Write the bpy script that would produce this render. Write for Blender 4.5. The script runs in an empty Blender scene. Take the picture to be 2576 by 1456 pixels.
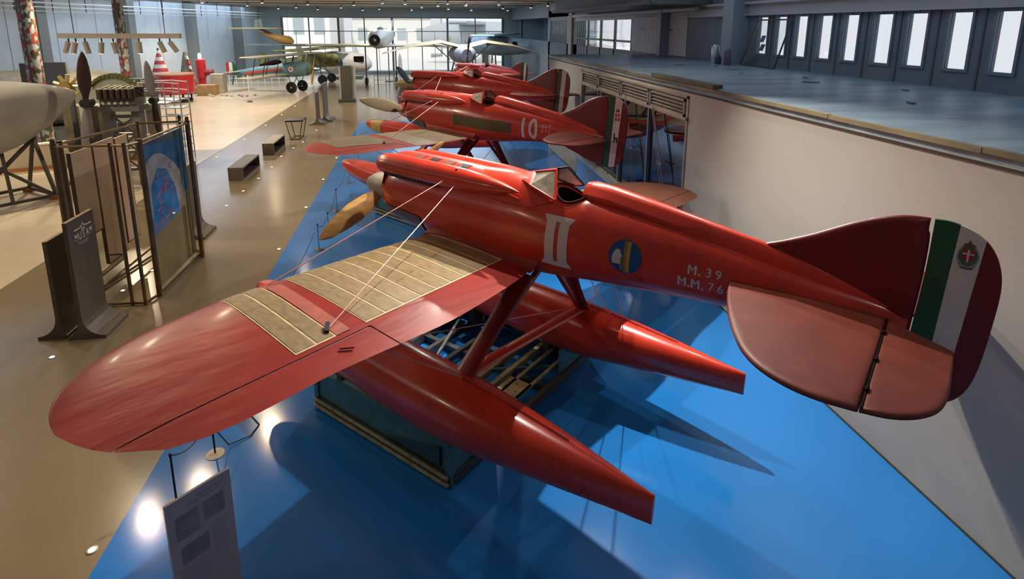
import bpy, bmesh, math, random
from mathutils import Vector, Matrix
random.seed(7)
PI = math.pi
S = bpy.context.scene
COL = S.collection
# ------------------------------------------------------------------ camera
cd = bpy.data.cameras.new('camera'); cam = bpy.data.objects.new('camera', cd); COL.objects.link(cam)
_p, _y, _r = 0.210198, 0.160804, 0.0038
FW = Vector((math.sin(_y)*math.cos(_p), math.cos(_y)*math.cos(_p), -math.sin(_p)))
RT = Vector((math.cos(_y), -math.sin(_y), 0)); UPV = RT.cross(FW)
r2 = RT*math.cos(_r)+UPV*math.sin(_r); u2 = -RT*math.sin(_r)+UPV*math.cos(_r)
CAMZ = 4.879
cam.matrix_world = Matrix(((r2.x, u2.x, -FW.x, 0), (r2.y, u2.y, -FW.y, 0), (r2.z, u2.z, -FW.z, CAMZ), (0, 0, 0, 1)))
cd.sensor_width = 36; cd.lens = 1440.75/2576*36; cd.shift_y = -354/2576
cd.clip_start = .05; cd.clip_end = 500
S.camera = cam
# ------------------------------------------------------------------ world, light, exposure
S.view_settings.view_transform = 'Standard'
S.view_settings.look = 'None'
S.view_settings.gamma = 1
S.view_settings.use_curve_mapping = False
S.view_settings.exposure = 0.0
W = bpy.data.worlds.new('world'); S.world = W; W.use_nodes = True
wn = W.node_tree.nodes; bg = wn['Background']
bg.inputs[0].default_value = (.90, .90, .95, 1); bg.inputs[1].default_value = 1.0
def lamp(kind, loc, power, color, size=.1, target=None, angle=None, blend=.6, sy=None):
    l = bpy.data.lights.new('lamp', kind); o = bpy.data.objects.new('lamp', l); COL.objects.link(o)
    l.energy = power; l.color = color; o.location = loc
    if kind == 'AREA':
        l.size = size
        if sy: l.shape = 'RECTANGLE'; l.size_y = sy
    else: l.shadow_soft_size = size
    if kind == 'SPOT': l.spot_size = math.radians(angle or 90); l.spot_blend = blend
    if target is not None:
        d = Vector(target)-Vector(loc); o.rotation_euler = d.to_track_quat('-Z', 'Y').to_euler()
    return o
WARM = (1, .80, .55); NEUT = (1, .90, .78); COOL = (.62, .78, 1)
# ceiling track spots over the seaplanes
lamp('SPOT', (3.0, 8.8, 6.5), 2400, NEUT, .045, (1.4, 5.4, 0), 120, blend=.9)
lamp('SPOT', (1.2, 8.4, 6.5), 760, NEUT, .045, (.8, 5.4, 0), 115, blend=.9)
lamp('SPOT', (4.8, 8.2, 6.4), 230, NEUT, .05, (3.4, 5.0, 0), 95)
lamp('SPOT', (2.2, .4, 6.5), 60, NEUT, .1, (3.0, 4.0, 0), 100)
lamp('SPOT', (-6.6, 12.6, 6.5), 230, WARM, .07, (-4.4, 8.0, 0), 100)
lamp('SPOT', (-5.7, 13.4, 6.5), 230, WARM, .07, (-4.0, 8.0, 0), 100)
lamp('SPOT', (-4.5, 15.4, 6.5), 240, WARM, .07, (-4.0, 10.5, 0), 110)
lamp('SPOT', (-12.0, 3.0, 6.5), 300, WARM, .1, (-8.6, 7, 0), 110)
lamp('SPOT', (-5.2, 17.0, 6.5), 420, WARM, .1, (-6, 17, 0), 140)
lamp('SPOT', (-13.5, 15.0, 6.5), 1500, WARM, .1, (-11, 15.0, 0), 140)
lamp('SPOT', (1.6, 15.6, 6.5), 900, NEUT, .08, (1.2, 13.3, 1), 120)
lamp('SPOT', (1.8, 21.5, 6.5), 800, NEUT, .08, (1.6, 19.5, 1), 120)
lamp('SPOT', (3.2, 13.6, 6.5), 220, WARM, .08, (5.1, 13.5, 3.3), 75)
lamp('SPOT', (3.0, 5.4, 6.4), 60, WARM, .08, (5.19, 4.2, 2.6), 75)
lamp('SPOT', (-5.5, 26, 6.5), 900, WARM, .1, (-6, 26, 0), 140)
lamp('SPOT', (-12, 25, 6.5), 2200, WARM, .1, (-12, 25, 0), 150)
lamp('SPOT', (-9, 36, 6.5), 2300, WARM, .1, (-9, 36, 0), 150)
lamp('SPOT', (-14, 45, 6.5), 1700, WARM, .1, (-14, 45, 0), 150)
lamp('SPOT', (2, 31, 6.5), 1000, NEUT, .1, (2, 31, 0), 150)
lamp('SPOT', (4, 44, 6.5), 1500, NEUT, .1, (3, 44, 0), 150)
lamp('SPOT', (-4, 52, 6.5), 1500, NEUT, .1, (-4, 52, 0), 150)
lamp('POINT', (7.6, 14.5, 3.0), 90, (.55, .85, 1), .2)  # added lamp inside the pavilion, brightens the teal interior behind the glass
_s = lamp('SUN', (0, 0, 40), 2.2, (1, .97, .92), .01, (12, 40, 0)); _s.rotation_euler = Vector((.35, 1, -1.15)).to_track_quat('-Z', 'Y').to_euler()
# added area lights below the ceiling: cool ambient fill, no rooflights there
for (x, y, sx, sy_, e) in ((-17, 16, 6, 26, 400), (-16, 46, 6, 26, 1100), (2, 48, 9, 22, 1100), (7.9, 9, 2.4, 22, 120)):
    lamp('AREA', (x, y, 6.55), e, COOL, sx, (x, y, 0), sy=sy_)

# ------------------------------------------------------------------ materials
def lin(h):
    h = h.lstrip('#'); c = [int(h[i:i+2], 16)/255 for i in (0, 2, 4)]
    return [((v+.055)/1.055)**2.4 if v > .04045 else v/12.92 for v in c]
MATS = {}
def mat(name, col, rough=.5, metal=0, var=0, vs=3, bump=0, bs=20, coat=0, emit=0, stretch=None, alpha=None, trans=0, spec=.5, dist=.02):
    if name in MATS: return MATS[name]
    m = bpy.data.materials.new(name); m.use_nodes = True; nt = m.node_tree; N = nt.nodes; Lk = nt.links
    b = N['Principled BSDF']; c = lin(col) if isinstance(col, str) else list(col)
    b.inputs['Base Color'].default_value = (*c, 1); b.inputs['Roughness'].default_value = rough
    b.inputs['Metallic'].default_value = metal; b.inputs['Coat Weight'].default_value = coat
    b.inputs['Coat Roughness'].default_value = .12; b.inputs['Specular IOR Level'].default_value = spec
    if trans: b.inputs['Transmission Weight'].default_value = trans
    if emit:
        b.inputs['Emission Color'].default_value = (*c, 1); b.inputs['Emission Strength'].default_value = emit
    if var or bump:
        tc = N.new('ShaderNodeTexCoord'); mp = N.new('ShaderNodeMapping')
        if stretch: mp.inputs['Scale'].default_value = stretch
        Lk.new(tc.outputs['Object'], mp.inputs['Vector'])
    if var:
        n = N.new('ShaderNodeTexNoise'); n.inputs['Scale'].default_value = vs; n.inputs['Detail'].default_value = 6
        Lk.new(mp.outputs[0], n.inputs['Vector'])
        r = N.new('ShaderNodeValToRGB'); r.color_ramp.elements[0].position = .3; r.color_ramp.elements[1].position = .7
        r.color_ramp.elements[0].color = (*[v*(1-var) for v in c], 1)
        r.color_ramp.elements[1].color = (*[min(1, v*(1+var)) for v in c], 1)
        Lk.new(n.outputs['Fac'], r.inputs[0]); Lk.new(r.outputs[0], b.inputs['Base Color'])
    if bump:
        n = N.new('ShaderNodeTexNoise'); n.inputs['Scale'].default_value = bs; n.inputs['Detail'].default_value = 3
        Lk.new(mp.outputs[0], n.inputs['Vector'])
        bp = N.new('ShaderNodeBump'); bp.inputs['Strength'].default_value = bump; bp.inputs['Distance'].default_value = dist
        Lk.new(n.outputs['Fac'], bp.inputs['Height']); Lk.new(bp.outputs[0], b.inputs['Normal'])
    MATS[name] = m; return m
def glass_mat(name, tint, mixf=.12, rough=.02, body=None):
    m = bpy.data.materials.new(name); m.use_nodes = True; nt = m.node_tree; N = nt.nodes; Lk = nt.links
    for n in list(N):
        if n.type != 'OUTPUT_MATERIAL': N.remove(n)
    out = [n for n in N if n.type == 'OUTPUT_MATERIAL'][0]
    t = N.new('ShaderNodeBsdfTransparent'); t.inputs[0].default_value = (*tint, 1)
    g = N.new('ShaderNodeBsdfGlossy'); g.inputs['Roughness'].default_value = rough
    lw_ = N.new('ShaderNodeLayerWeight'); fr = N.new('ShaderNodeMath'); fr.operation = 'POWER'; fr.inputs[1].default_value = 5
    Lk.new(lw_.outputs['Facing'], fr.inputs[0])
    ad = N.new('ShaderNodeMath'); ad.operation = 'ADD'; ad.use_clamp = True; ad.inputs[1].default_value = mixf
    Lk.new(fr.outputs[0], ad.inputs[0])
    mx = N.new('ShaderNodeMixShader'); Lk.new(ad.outputs[0], mx.inputs[0]); Lk.new(t.outputs[0], mx.inputs[1]); Lk.new(g.outputs[0], mx.inputs[2])
    Lk.new(mx.outputs[0], out.inputs[0]); MATS[name] = m; return m

RED = mat('red_lacquer', (.56, .038, .016), .28, var=.15, vs=2.5, coat=.35, bump=.05, bs=6)
REDW = mat('red_wing_fabric', (.25, .016, .010), .36, spec=.3, var=.18, vs=3, coat=.06, bump=.35, bs=7, stretch=(1, .35, 1))
REDD = mat('dark_red', (.24, .010, .010), .34, var=.18, vs=2.5, coat=.2)
REDT = mat('red_fin', (.15, .005, .008), .4, var=.15, vs=2.5, coat=.05)
ROSE = mat('faded_rose_red', (.135, .030, .020), .5, spec=.2, var=.16, vs=4, bump=.1, bs=12)
KHAKI = mat('brass_radiator', (.22, .155, .065), .5, metal=.1, var=.28, vs=7, bump=.4, bs=60, stretch=(1.6, 3, 1), dist=.004)
KHAKIP = mat('khaki_paint', (.27, .22, .13), .5, var=.15, vs=5)
CREAM = mat('cream_tape', (.60, .48, .25), .6, var=.2, vs=9)
OLIVED = mat('dark_olive', (.07, .06, .02), .5, var=.2)
BLACK = mat('black', (.006, .006, .007), .5)
DARK = mat('dark_recess', (.010, .005, .004), .8, spec=.05)
WHITE = mat('white_paint', (.58, .56, .50), .5, var=.08, vs=5)
GREEN = mat('flag_green', (.012, .075, .03), .45)
WOODP = mat('ochre_wood', (.42, .23, .06), .35, var=.25, vs=5, stretch=(1, 1, 5), coat=.3)
GREYB = mat('grey_beige', (.33, .29, .22), .4, var=.1)
ALU = mat('aluminium', (.62, .63, .64), .28, metal=.9, var=.08)
STEEL = mat('steel_rod', (.5, .5, .5), .25, metal=1)
WIREM = mat('pink_wire', (.62, .32, .27), .4, metal=.3)
ROYAL = mat('royal_blue', (.01, .07, .22), .35)
GOLD = mat('old_gold', (.26, .18, .04), .4, metal=.3)
YEL = mat('ochre_yellow', (.42, .29, .05), .4)
TEALP = mat('teal_painted_steel', (.05, .17, .21), .38, var=.25, vs=4, coat=.2)
RAILY = mat('worn_cream_rail', (.36, .33, .19), .45, var=.35, vs=8)
PLY = mat('plywood', (.42, .33, .17), .5, var=.25, vs=6)
TAUPE = mat('taupe_board', (.105, .088, .066), .45, var=.08, vs=3)
BRONZE = mat('bronze_tube', (.20, .145, .085), .3, metal=.75, var=.2, vs=5)
GREYM = mat('grey_metal', (.16, .165, .16), .45, metal=.4, var=.15)
DGREY = mat('dark_grey', (.05, .055, .055), .5, var=.15)
GLASS = glass_mat('clear_glass', (.93, .95, .95), .02)
GLASSD = glass_mat('dark_glass', (.10, .24, .32), .16, .015)
PANEG = mat('dusty_pane', (.42, .41, .33), .35, var=.25, vs=14); PANEG.node_tree.nodes['Principled BSDF'].inputs['Alpha'].default_value = .72
RUB = mat('rubber', (.015, .015, .015), .7)

# ------------------------------------------------------------------ mesh helpers
class MB:
    def __init__(s): s.v = []; s.f = []; s.m = []; s.smooth = False
    def add(s, vs, fs, m=0):
        n = len(s.v); s.v += [tuple(v) for v in vs]; s.f += [tuple(i+n for i in f) for f in fs]; s.m += [m]*len(fs); return s
    def box(s, x0, x1, y0, y1, z0, z1, m=0):
        vs = [(x, y, z) for x in (x0, x1) for y in (y0, y1) for z in (z0, z1)]
        return s.add(vs, [(0, 1, 3, 2), (4, 6, 7, 5), (0, 4, 5, 1), (2, 3, 7, 6), (0, 2, 6, 4), (1, 5, 7, 3)], m)
    def obox(s, c, ax, ay, az, m=0):
        c, ax, ay, az = map(Vector, (c, ax, ay, az))
        vs = [c+i*ax+j*ay+k*az for i in (-1, 1) for j in (-1, 1) for k in (-1, 1)]
        return s.add(vs, [(0, 1, 3, 2), (4, 6, 7, 5), (0, 4, 5, 1), (2, 3, 7, 6), (0, 2, 6, 4), (1, 5, 7, 3)], m)
    def bar(s, p, q, w, h=None, up=(0, 0, 1), m=0):
        p, q = Vector(p), Vector(q); d = (q-p); L = d.length/2; d.normalize(); h = h or w
        u = Vector(up); sx = d.cross(u)
        if sx.length < 1e-3: sx = d.cross(Vector((1, 0, 0)))
        sx.normalize(); u = sx.cross(d)
        return s.obox((p+q)/2, d*L, sx*w/2, u*h/2, m)
    def tube(s, pts, r, n=8, m=0, caps=True):
        pts = [Vector(p) for p in pts]; rr = r if isinstance(r, (list, tuple)) else [r]*len(pts)
        vs = []; prev = None
        for i, p in enumerate(pts):
            d = (pts[min(i+1, len(pts)-1)]-pts[max(i-1, 0)]).normalized()
            if prev is None:
                a = Vector((0, 0, 1)) if abs(d.z) < .9 else Vector((1, 0, 0)); u = d.cross(a).normalized()
            else: u = (prev-d*prev.dot(d)).normalized()
            prev = u; w = d.cross(u)
            vs += [p+(u*math.cos(2*PI*k/n)+w*math.sin(2*PI*k/n))*rr[i] for k in range(n)]
        return s.rings(vs, n, len(pts), m, caps)
    def rings(s, vs, n, k, m=0, caps=True):
        fs = [(i*n+j, i*n+(j+1) % n, (i+1)*n+(j+1) % n, (i+1)*n+j) for i in range(k-1) for j in range(n)]
        if caps: fs += [tuple(range(n-1, -1, -1)), tuple(range((k-1)*n, k*n))]
        return s.add(vs, fs, m)
    def lathe(s, prof, n=24, c=(0, 0, 0), axis='z', m=0):
        vs = []
        for (r, h) in prof:
            for k in range(n):
                a = 2*PI*k/n; x, y = r*math.cos(a), r*math.sin(a)
                v = {'z': (x, y, h), 'x': (h, x, y), 'y': (x, h, y)}[axis]
                vs.append((v[0]+c[0], v[1]+c[1], v[2]+c[2]))
        return s.rings(vs, n, len(prof), m)
    def prism(s, poly, h0, h1, f, m=0):
        """poly 2d, f(u,v,h)->3d"""
        n = len(poly); vs = [f(u, v, h0) for u, v in poly]+[f(u, v, h1) for u, v in poly]
        fs = [tuple(range(n-1, -1, -1)), tuple(range(n, 2*n))]+[(i, (i+1) % n, n+(i+1) % n, n+i) for i in range(n)]
        return s.add(vs, fs, m)
    def lens(s, poly, th, inset, f, m=0):
        """thin plate with a rounded edge; shallow outline corners are rounded off"""
        poly = list(poly)
        for _ in range(2):
            out = []; n = len(poly)
            for i in range(n):
                p, q, r = poly[i-1], poly[i], poly[(i+1) % n]
                a1 = math.atan2(q[1]-p[1], q[0]-p[0]); a2 = math.atan2(r[1]-q[1], r[0]-q[0]); d = abs((a2-a1+PI) % (2*PI)-PI)
                if d < .9: out += [(q[0]*.75+p[0]*.25, q[1]*.75+p[1]*.25), (q[0]*.75+r[0]*.25, q[1]*.75+r[1]*.25)]
                else: out.append(q)
            poly = out
        n = len(poly); cx = sum(p[0] for p in poly)/n; cy = sum(p[1] for p in poly)/n
        ks = [(-1, 1), (-.93, .55), (-.75, .25), (-.4, .06), (0, 0), (.4, .06), (.75, .25), (.93, .55), (1, 1)]; vs = []
        for h, d in ks:
            for (u, v) in poly:
                du, dv = cx-u, cy-v; L = math.hypot(du, dv) or 1; k = min(inset, L*.5)*d/L; vs.append(f(u+du*k, v+dv*k, h*th/2))
        return s.rings(vs, n, len(ks), m)
    def build(s, name, mats, parent=None, smooth=None, angle=40):
        me = bpy.data.meshes.new(name); me.from_pydata(s.v, [], s.f); 
        if not isinstance(mats, (list, tuple)): mats = [mats]
        for m in mats: me.materials.append(m)
        for p, mi in zip(me.polygons, s.m): p.material_index = mi
        bm = bmesh.new(); bm.from_mesh(me); bmesh.ops.recalc_face_normals(bm, faces=bm.faces)
        if smooth:
            for f in bm.faces: f.smooth = True
            for e in bm.edges:
                if len(e.link_faces) == 2 and e.calc_face_angle(0) > math.radians(angle): e.smooth = False
        bm.to_mesh(me); bm.free()
        o = bpy.data.objects.new(name, me); COL.objects.link(o)
        if parent is not None: o.parent = parent
        return o
def tag(o, label, cat, group=None):
    o['label'] = label; o['category'] = cat
    if group: o['group'] = group
    return o
def thing(name, label, cat, loc=(0, 0, 0), rz=0, group=None):
    o = bpy.data.objects.new(name, None); COL.objects.link(o); o.location = loc; o.rotation_euler = (0, 0, rz)
    o.empty_display_size = .1
    return tag(o, label, cat, group)
def struct(o): o['kind'] = 'structure'; return o
def copy_tree(o, parent=None):
    c = o.copy(); COL.objects.link(c)
    if parent is not None: c.parent = parent
    for ch in list(o.children): copy_tree(ch, c)
    return c
_font = None
def text_polys(txt, size, spacing=1.0):
    cu = bpy.data.curves.new('t', 'FONT'); cu.body = txt; cu.size = size; cu.align_x = 'CENTER'; cu.align_y = 'CENTER'; cu.space_character = spacing
    cu.resolution_u = 4; cu.offset = .008*size if size < .2 else .018*size
    o = bpy.data.objects.new('t', cu); COL.objects.link(o); dg = bpy.context.evaluated_depsgraph_get(); dg.update()
    me = bpy.data.meshes.new_from_object(o.evaluated_get(dg)); bpy.data.objects.remove(o)
    bm = bmesh.new(); bm.from_mesh(me); bmesh.ops.dissolve_degenerate(bm, dist=1e-5, edges=bm.edges)
    return bm
def decal_bm(bm, name, m, parent, f, cuts=0, bold=0):
    """flat lettering mapped on to a surface by f(u,v)"""
    if cuts:
        for _ in range(cuts):
            es = [e for e in bm.edges if e.calc_length() > .05]
            if es: bmesh.ops.subdivide_edges(bm, edges=es, cuts=1)
            bmesh.ops.triangulate(bm, faces=bm.faces)
    for v in bm.verts: v.co = Vector(f(v.co.x, v.co.y))
    me = bpy.data.meshes.new(name); bm.to_mesh(me); bm.free(); me.materials.append(m)
    o = bpy.data.objects.new(name, me); COL.objects.link(o); o.parent = parent; return o
def clip(poly, a, b, c):
    """keep a*u+b*v+c>=0"""
    out = []
    for i in range(len(poly)):
        p, q = poly[i], poly[(i+1) % len(poly)]; dp, dq = a*p[0]+b*p[1]+c, a*q[0]+b*q[1]+c
        if dp >= 0: out.append(p)
        if dp*dq < 0: t = dp/(dp-dq); out.append((p[0]+(q[0]-p[0])*t, p[1]+(q[1]-p[1])*t))
    return out
def interp(tab, x):
    if x <= tab[0][0]: return list(tab[0][1:])
    for p, q in zip(tab, tab[1:]):
        if x <= q[0]:
            t = (x-p[0])/(q[0]-p[0]); return [a+(b-a)*t for a, b in zip(p[1:], q[1:])]
    return list(tab[-1][1:])
# ================================================================== SETTING
XW = 5.19      # face of the white pavilion wall
fl_light = mat('floor_cream', (.60, .51, .37), .22, var=.06, vs=.6, bump=.03, bs=2)
fl_walk = mat('floor_tan', (.21, .16, .093), .2, var=.08, vs=.5, bump=.03, bs=2)
fl_blue = mat('floor_blue', (.015, .175, .54), .13, var=.06, vs=.8, bump=.03, bs=3)
m = MB(); m.box(-34, -7.9, -6, 62, -.2, 0); struct(m.build('floor', fl_light))
m = MB(); m.box(-7.9, -3.08, -6, 62, -.2, 0).box(-3.08, 14, 30.5, 62, -.2, 0); struct(m.build('floor_walkway', fl_walk))
m = MB(); m.box(-3.08, 9.8, -6, 30.5, -.2, 0); struct(m.build('floor_seaplane_bay', fl_blue))
m = MB(); m.box(-7.915, -7.885, -6, 62, 0, .002); struct(m.build('trim_1', mat('joint', (.2, .16, .1), .5)))
# pavilion: white wall with a glazed opening, deck on top
plaster = mat('white_plaster', (.37, .365, .325), .75, var=.05, vs=.6, bump=.05, bs=30)
OY0, OY1, OZ0, OZ1 = 10.42, 17.95, .80, 3.56
m = MB()
m.box(XW, XW+.22, -6, OY0, 0, 3.66).box(XW, XW+.22, OY1, 22.9, 0, 3.66)
m.box(XW, XW+.22, OY0, OY1, OZ1, 3.66).box(XW, XW+.22, OY0, OY1, 0, OZ0)
m.box(XW, 9.8, 22.75, 22.97, 0, 3.66)
struct(m.build('wall_pavilion', plaster))
deckm = mat('deck_boards', (.20, .28, .34), .42, var=.3, vs=1.6, bump=.5, bs=5, stretch=(.35, 1.4, 1), dist=.03)  # bluish cast of the window daylight is put into the board colour
m = MB(); m.box(XW+.03, 9.8, -6, 22.97, 3.66, 3.78); struct(m.build('deck_platform', deckm))
edge = mat('deck_edge_wood', (.17, .15, .085), .6, var=.5, vs=3, stretch=(1, .3, 1))
m = MB(); y = -4.0; rnd = random.Random(3)
while y < 22.9:
    L = rnd.uniform(1.9, 2.6); y2 = min(22.97, y+L); dz = rnd.uniform(-.008, .008)
    m.box(XW-.012, XW+.06, y+.006, y2-.006, 3.735+dz, 3.79+dz); y = y2
struct(m.build('trim_2', edge))
m = MB(); m.box(XW-.02, XW+.01, -4, 22.97, 3.635, 3.657); struct(m.build('trim_3', mat('shadow_gap', (.03, .025, .02), .8)))
m = MB(); m.box(XW-.012, XW+.002, -6, 10.4, 0, .025); m.box(XW-.012, XW+.002, 18, 22.9, 0, .025); struct(m.build('baseboard_right', mat('skirting', (.05, .05, .03), .6)))
# pavilion interior seen darkly through the glass
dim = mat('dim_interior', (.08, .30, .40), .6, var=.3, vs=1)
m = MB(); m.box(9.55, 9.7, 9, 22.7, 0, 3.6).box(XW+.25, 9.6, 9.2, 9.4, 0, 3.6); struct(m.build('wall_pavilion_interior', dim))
# glazing of the pavilion
silver = mat('brushed_frame', (.42, .38, .32), .35, metal=.7, var=.15)
win = struct(MB().box(XW-.02, XW+.05, OY0, OY0+.07, OZ0, OZ1).box(XW-.02, XW+.05, OY1-.07, OY1, OZ0, OZ1)
  .box(XW-.02, XW+.05, OY0, OY1, OZ1-.05, OZ1).box(XW-.06, XW+.06, OY0, OY1, 3.08, 3.14).build('window_1', silver))
bays = [OY0+.07, 12.34, 14.22, 16.15, OY1-.07]
for i in range(4):
    a, b = bays[i], bays[i+1]
    MB().box(XW-.035, XW+.03, a+.05, b-.05, 3.44, 3.49).box(XW-.035, XW+.03, a+.05, b-.05, 3.14, 3.19).box(XW-.035, XW+.03, a+.05, a+.1, 3.14, 3.49).box(XW-.035, XW+.03, b-.1, b-.05, 3.14, 3.49).build('louvre_frame', silver, win)
    MB().box(XW+.03, XW+.06, a+.05, b-.05, 3.14, 3.5).build('louvre_recess', mat('louvre_dark', (.05, .03, .02), .5), win)
    for k in range(3):
        z = 3.23+k*.075
        MB().obox((XW, (a+b)/2, z), (.022, 0, .014), (0, (b-a)/2-.11, 0), (-.003, 0, .005)).build('louvre_slat', silver, win)
    MB().box(XW+.035, XW+.045, a+.02, b-.02, OZ0, 3.08).build('pane', GLASSD, win)
for yb in bays[1:4]:
    MB().box(XW-.03, XW+.07, yb-.035, yb+.035, OZ0, 3.5).build('mullion', mat('mullion_blue_grey', (.14, .18, .22), .35, metal=.5), win)
MB().box(XW-.14, XW+.02, OY0, OY1, .76, .83).box(XW-.14, XW-.11, OY0, OY1, .66, .76).build('sill', mat('sill_silver', (.40, .38, .34), .35, metal=.5), win)
MB().box(XW-.11, XW-.005, OY0, OY1, 0, .76).build('plinth_face', fl_blue, win)
for (yt, yb) in ((13.71, 12.6), (11.97, 10.85), (15.7, 14.9)):
    r = MB().tube([(XW-.09, yt, 3.2), (XW-.09, (yt+yb)/2, 2.0), (XW-.09, yb, .85)], .013, 6)
    r.build('tie_rod', STEEL, win, True)
    q = MB().tube([(XW-.13, yt-.05, 3.15), (XW-.13, yb+.12, .85)], .008, 6); q.build('tie_rod', STEEL, win, True)
    c = ((yt+yb)/2)
    MB().box(XW-.12, XW-.02, c-.14, c+.14, 1.99, 2.015).box(XW-.1, XW-.08, c-.02, c+.02, 1.93, 2.07).build('spider_fitting', STEEL, win)
# right outer wall with a row of tall narrow windows above the deck
WX = 9.8
wallb = mat('blue_grey_panel', (.14, .18, .22), .55, var=.1, vs=1.2)
wallg = mat('grey_panel', (.26, .28, .31), .6, var=.08, vs=1.2)
m = MB(); m.box(WX, WX+.2, -6, 62, 5.55, 6.8).box(WX, WX+.2, -6, 62, 0, 3.78).box(WX, WX+.2, -6, 7.2, 3.78, 5.55).box(WX, WX+.2, 18.1, 20.0, 3.78, 5.55)
struct(m.build('wall_right', wallb))
wy = [(8.17, 8.57), (9.03, 9.47), (9.96, 10.40), (10.80, 11.27), (11.75, 12.19), (12.6, 13.06), (13.5, 13.95), (14.35, 14.8), (15.2, 15.65), (17.15, 17.5)]
edges = [7.2]+[(wy[i][1]+wy[i+1][0])/2 for i in range(len(wy)-1)]+[18.1]; edges[-2] = 16.4
wmesh = 0
for i, (a, b) in enumerate(wy):
    e0, e1 = edges[i], edges[i+1]; z0, z1 = 4.14, 5.16
    m = MB()
    g = .012
    m.box(WX, WX+.08, e0+g, a, 3.78, 5.55).box(WX, WX+.08, b, e1-g, 3.78, 5.55).box(WX, WX+.08, a, b, 3.78, z0).box(WX, WX+.08, a, b, z1, 5.55)
    w = struct(m.build('window_%d' % (i+2), wallb))
    MB().box(WX-.03, WX+.01, a-.05, a, z0-.05, z1+.05).box(WX-.03, WX+.01, b, b+.05, z0-.05, z1+.05).box(WX-.03, WX+.01, a, b, z0-.05, z0).box(WX-.03, WX+.01, a, b, z1, z1+.05).build('window_frame', mat('frame_blue', (.16, .21, .26), .5), w)
    MB().box(WX+.03, WX+.04, a, b, z0, z1).build('pane', GLASS, w)
    MB().box(WX-.02, WX, e0-.02, e0+.02, 3.78, 5.3).build('panel_strip', mat('strip_dark', (.09, .12, .15), .5), w)
    MB().tube([(WX-.04, (e0+e1)/2, 5.2), (WX, (e0+e1)/2, 5.2)], .02, 8).build('bolt_cap', DGREY, w)
m = MB(); m.box(WX-.14, WX, -6, 35.5, 5.22, 5.27).box(WX-.03, WX, -6, 35.5, 5.27, 5.6).box(WX-.18, WX-.1, -6, 35.5, 5.55, 5.62)
struct(m.build('trim_4', mat('rail_grey', (.36, .39, .42), .4)))
m = MB(); m.box(WX-.5, WX, 16.25, 16.85, 3.78, 6.7).box(WX-.45, WX, 21.6, 21.9, 3.78, 5.5); struct(m.build('trim_5', mat('column_blue', (.25, .31, .36), .5)))
# white blinds, glazed grid, barred window, piers beyond the deck on the right wall
m = MB(); m.box(WX+.1, WX+.2, 20, 26, 3.78, 5.55); struct(m.build('wall_right_infill', mat('white_infill', (.5, .5, .52), .6)))
b = thing('roller_shutter', 'pale corrugated roller shutter beyond the far end of the deck', 'shutter', (WX, 20.2, 3.8))
y = 20.25; k = 0
while y < 25.6:
    MB().tube([(-.03, y-20.2, 0), (-.03, y-20.2, 1.6)], .045, 6).build('slat', mat('shutter_white', (.85, .85, .85), .55), b, True); y += .17; k += 1
MB().box(-.08, -.03, 1.2, 4.6, .95, .99).build('bottom_bar', GREYM, b)
w = struct(MB().box(WX, WX+.1, 25.7, 26.0, 3.78, 5.5).box(WX, WX+.1, 35.3, 35.8, 3.0, 5.5).build('window_12', mat('frame_dark', (.08, .12, .13), .4)))
for y in (28.3, 30.6, 33): MB().box(WX, WX+.1, y-.09, y+.09, 3.0, 5.45).build('mullion', MATS['frame_dark'], w)
for y in (33.7, 34.1, 34.5, 34.9): MB().box(WX, WX+.1, y-.04, y+.04, 3.0, 5.45).build('bar', MATS['frame_dark'], w)
MB().box(WX, WX+.1, 26, 35.3, 4.15, 4.25).build('transom', MATS['frame_dark'], w)
MB().box(WX+.04, WX+.06, 26, 35.3, 3.0, 5.5).build('pane', GLASS, w)
m = MB(); m.box(WX, WX+.25, 35.8, 37.8, 0, 6.8).box(WX-.15, WX+.2, 36.1, 36.9, 0, 6.8)
struct(m.build('wall_right_pier', mat('beige_pier', (.33, .31, .28), .6)))
w = struct(MB().box(WX, WX+.1, 37.8, 43, 5.3, 6.0).box(WX, WX+.1, 42.8, 43.2, 0, 6).build('window_13', MATS['frame_dark']))
for k in range(12): MB().box(WX, WX+.06, 37.9+k*.42, 37.98+k*.42, 0, 5.3).build('bar', MATS['frame_dark'], w)
for z in (3.1, 3.4): MB().box(WX-.02, WX+.04, 37.8, 43, z-.03, z+.03).build('rail', MATS['frame_dark'], w)
MB().box(WX+.08, WX+.1, 37.8, 43, 0, 5.3).build('pane', GLASS, w)
m = MB(); m.box(WX, 13.6, 43.2, 43.4, 0, 6.8).box(13.3, 13.6, 43.4, 62, 0, 6.8); struct(m.build('wall_right_far', mat('pale_blue_wall', (.36, .46, .54), .6)))
# big dark duct and soffit above the deck
m = MB(); m.box(7.6, WX-.02, 18.5, 32, 5.62, 6.5).box(7.4, 7.62, 18.5, 32, 5.6, 5.72); struct(m.build('soffit', mat('soffit_grey', (.10, .12, .125), .6)))
m = MB(); m.tube([(WX-.35, 18.9, 5.5), (WX-.35, 35, 5.5)], .09, 10); tag(m.build('duct_pipe', mat('pipe_grey', (.42, .43, .42), .4), None, True), 'long pale pipe running under the soffit above the shutter', 'pipe')
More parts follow.
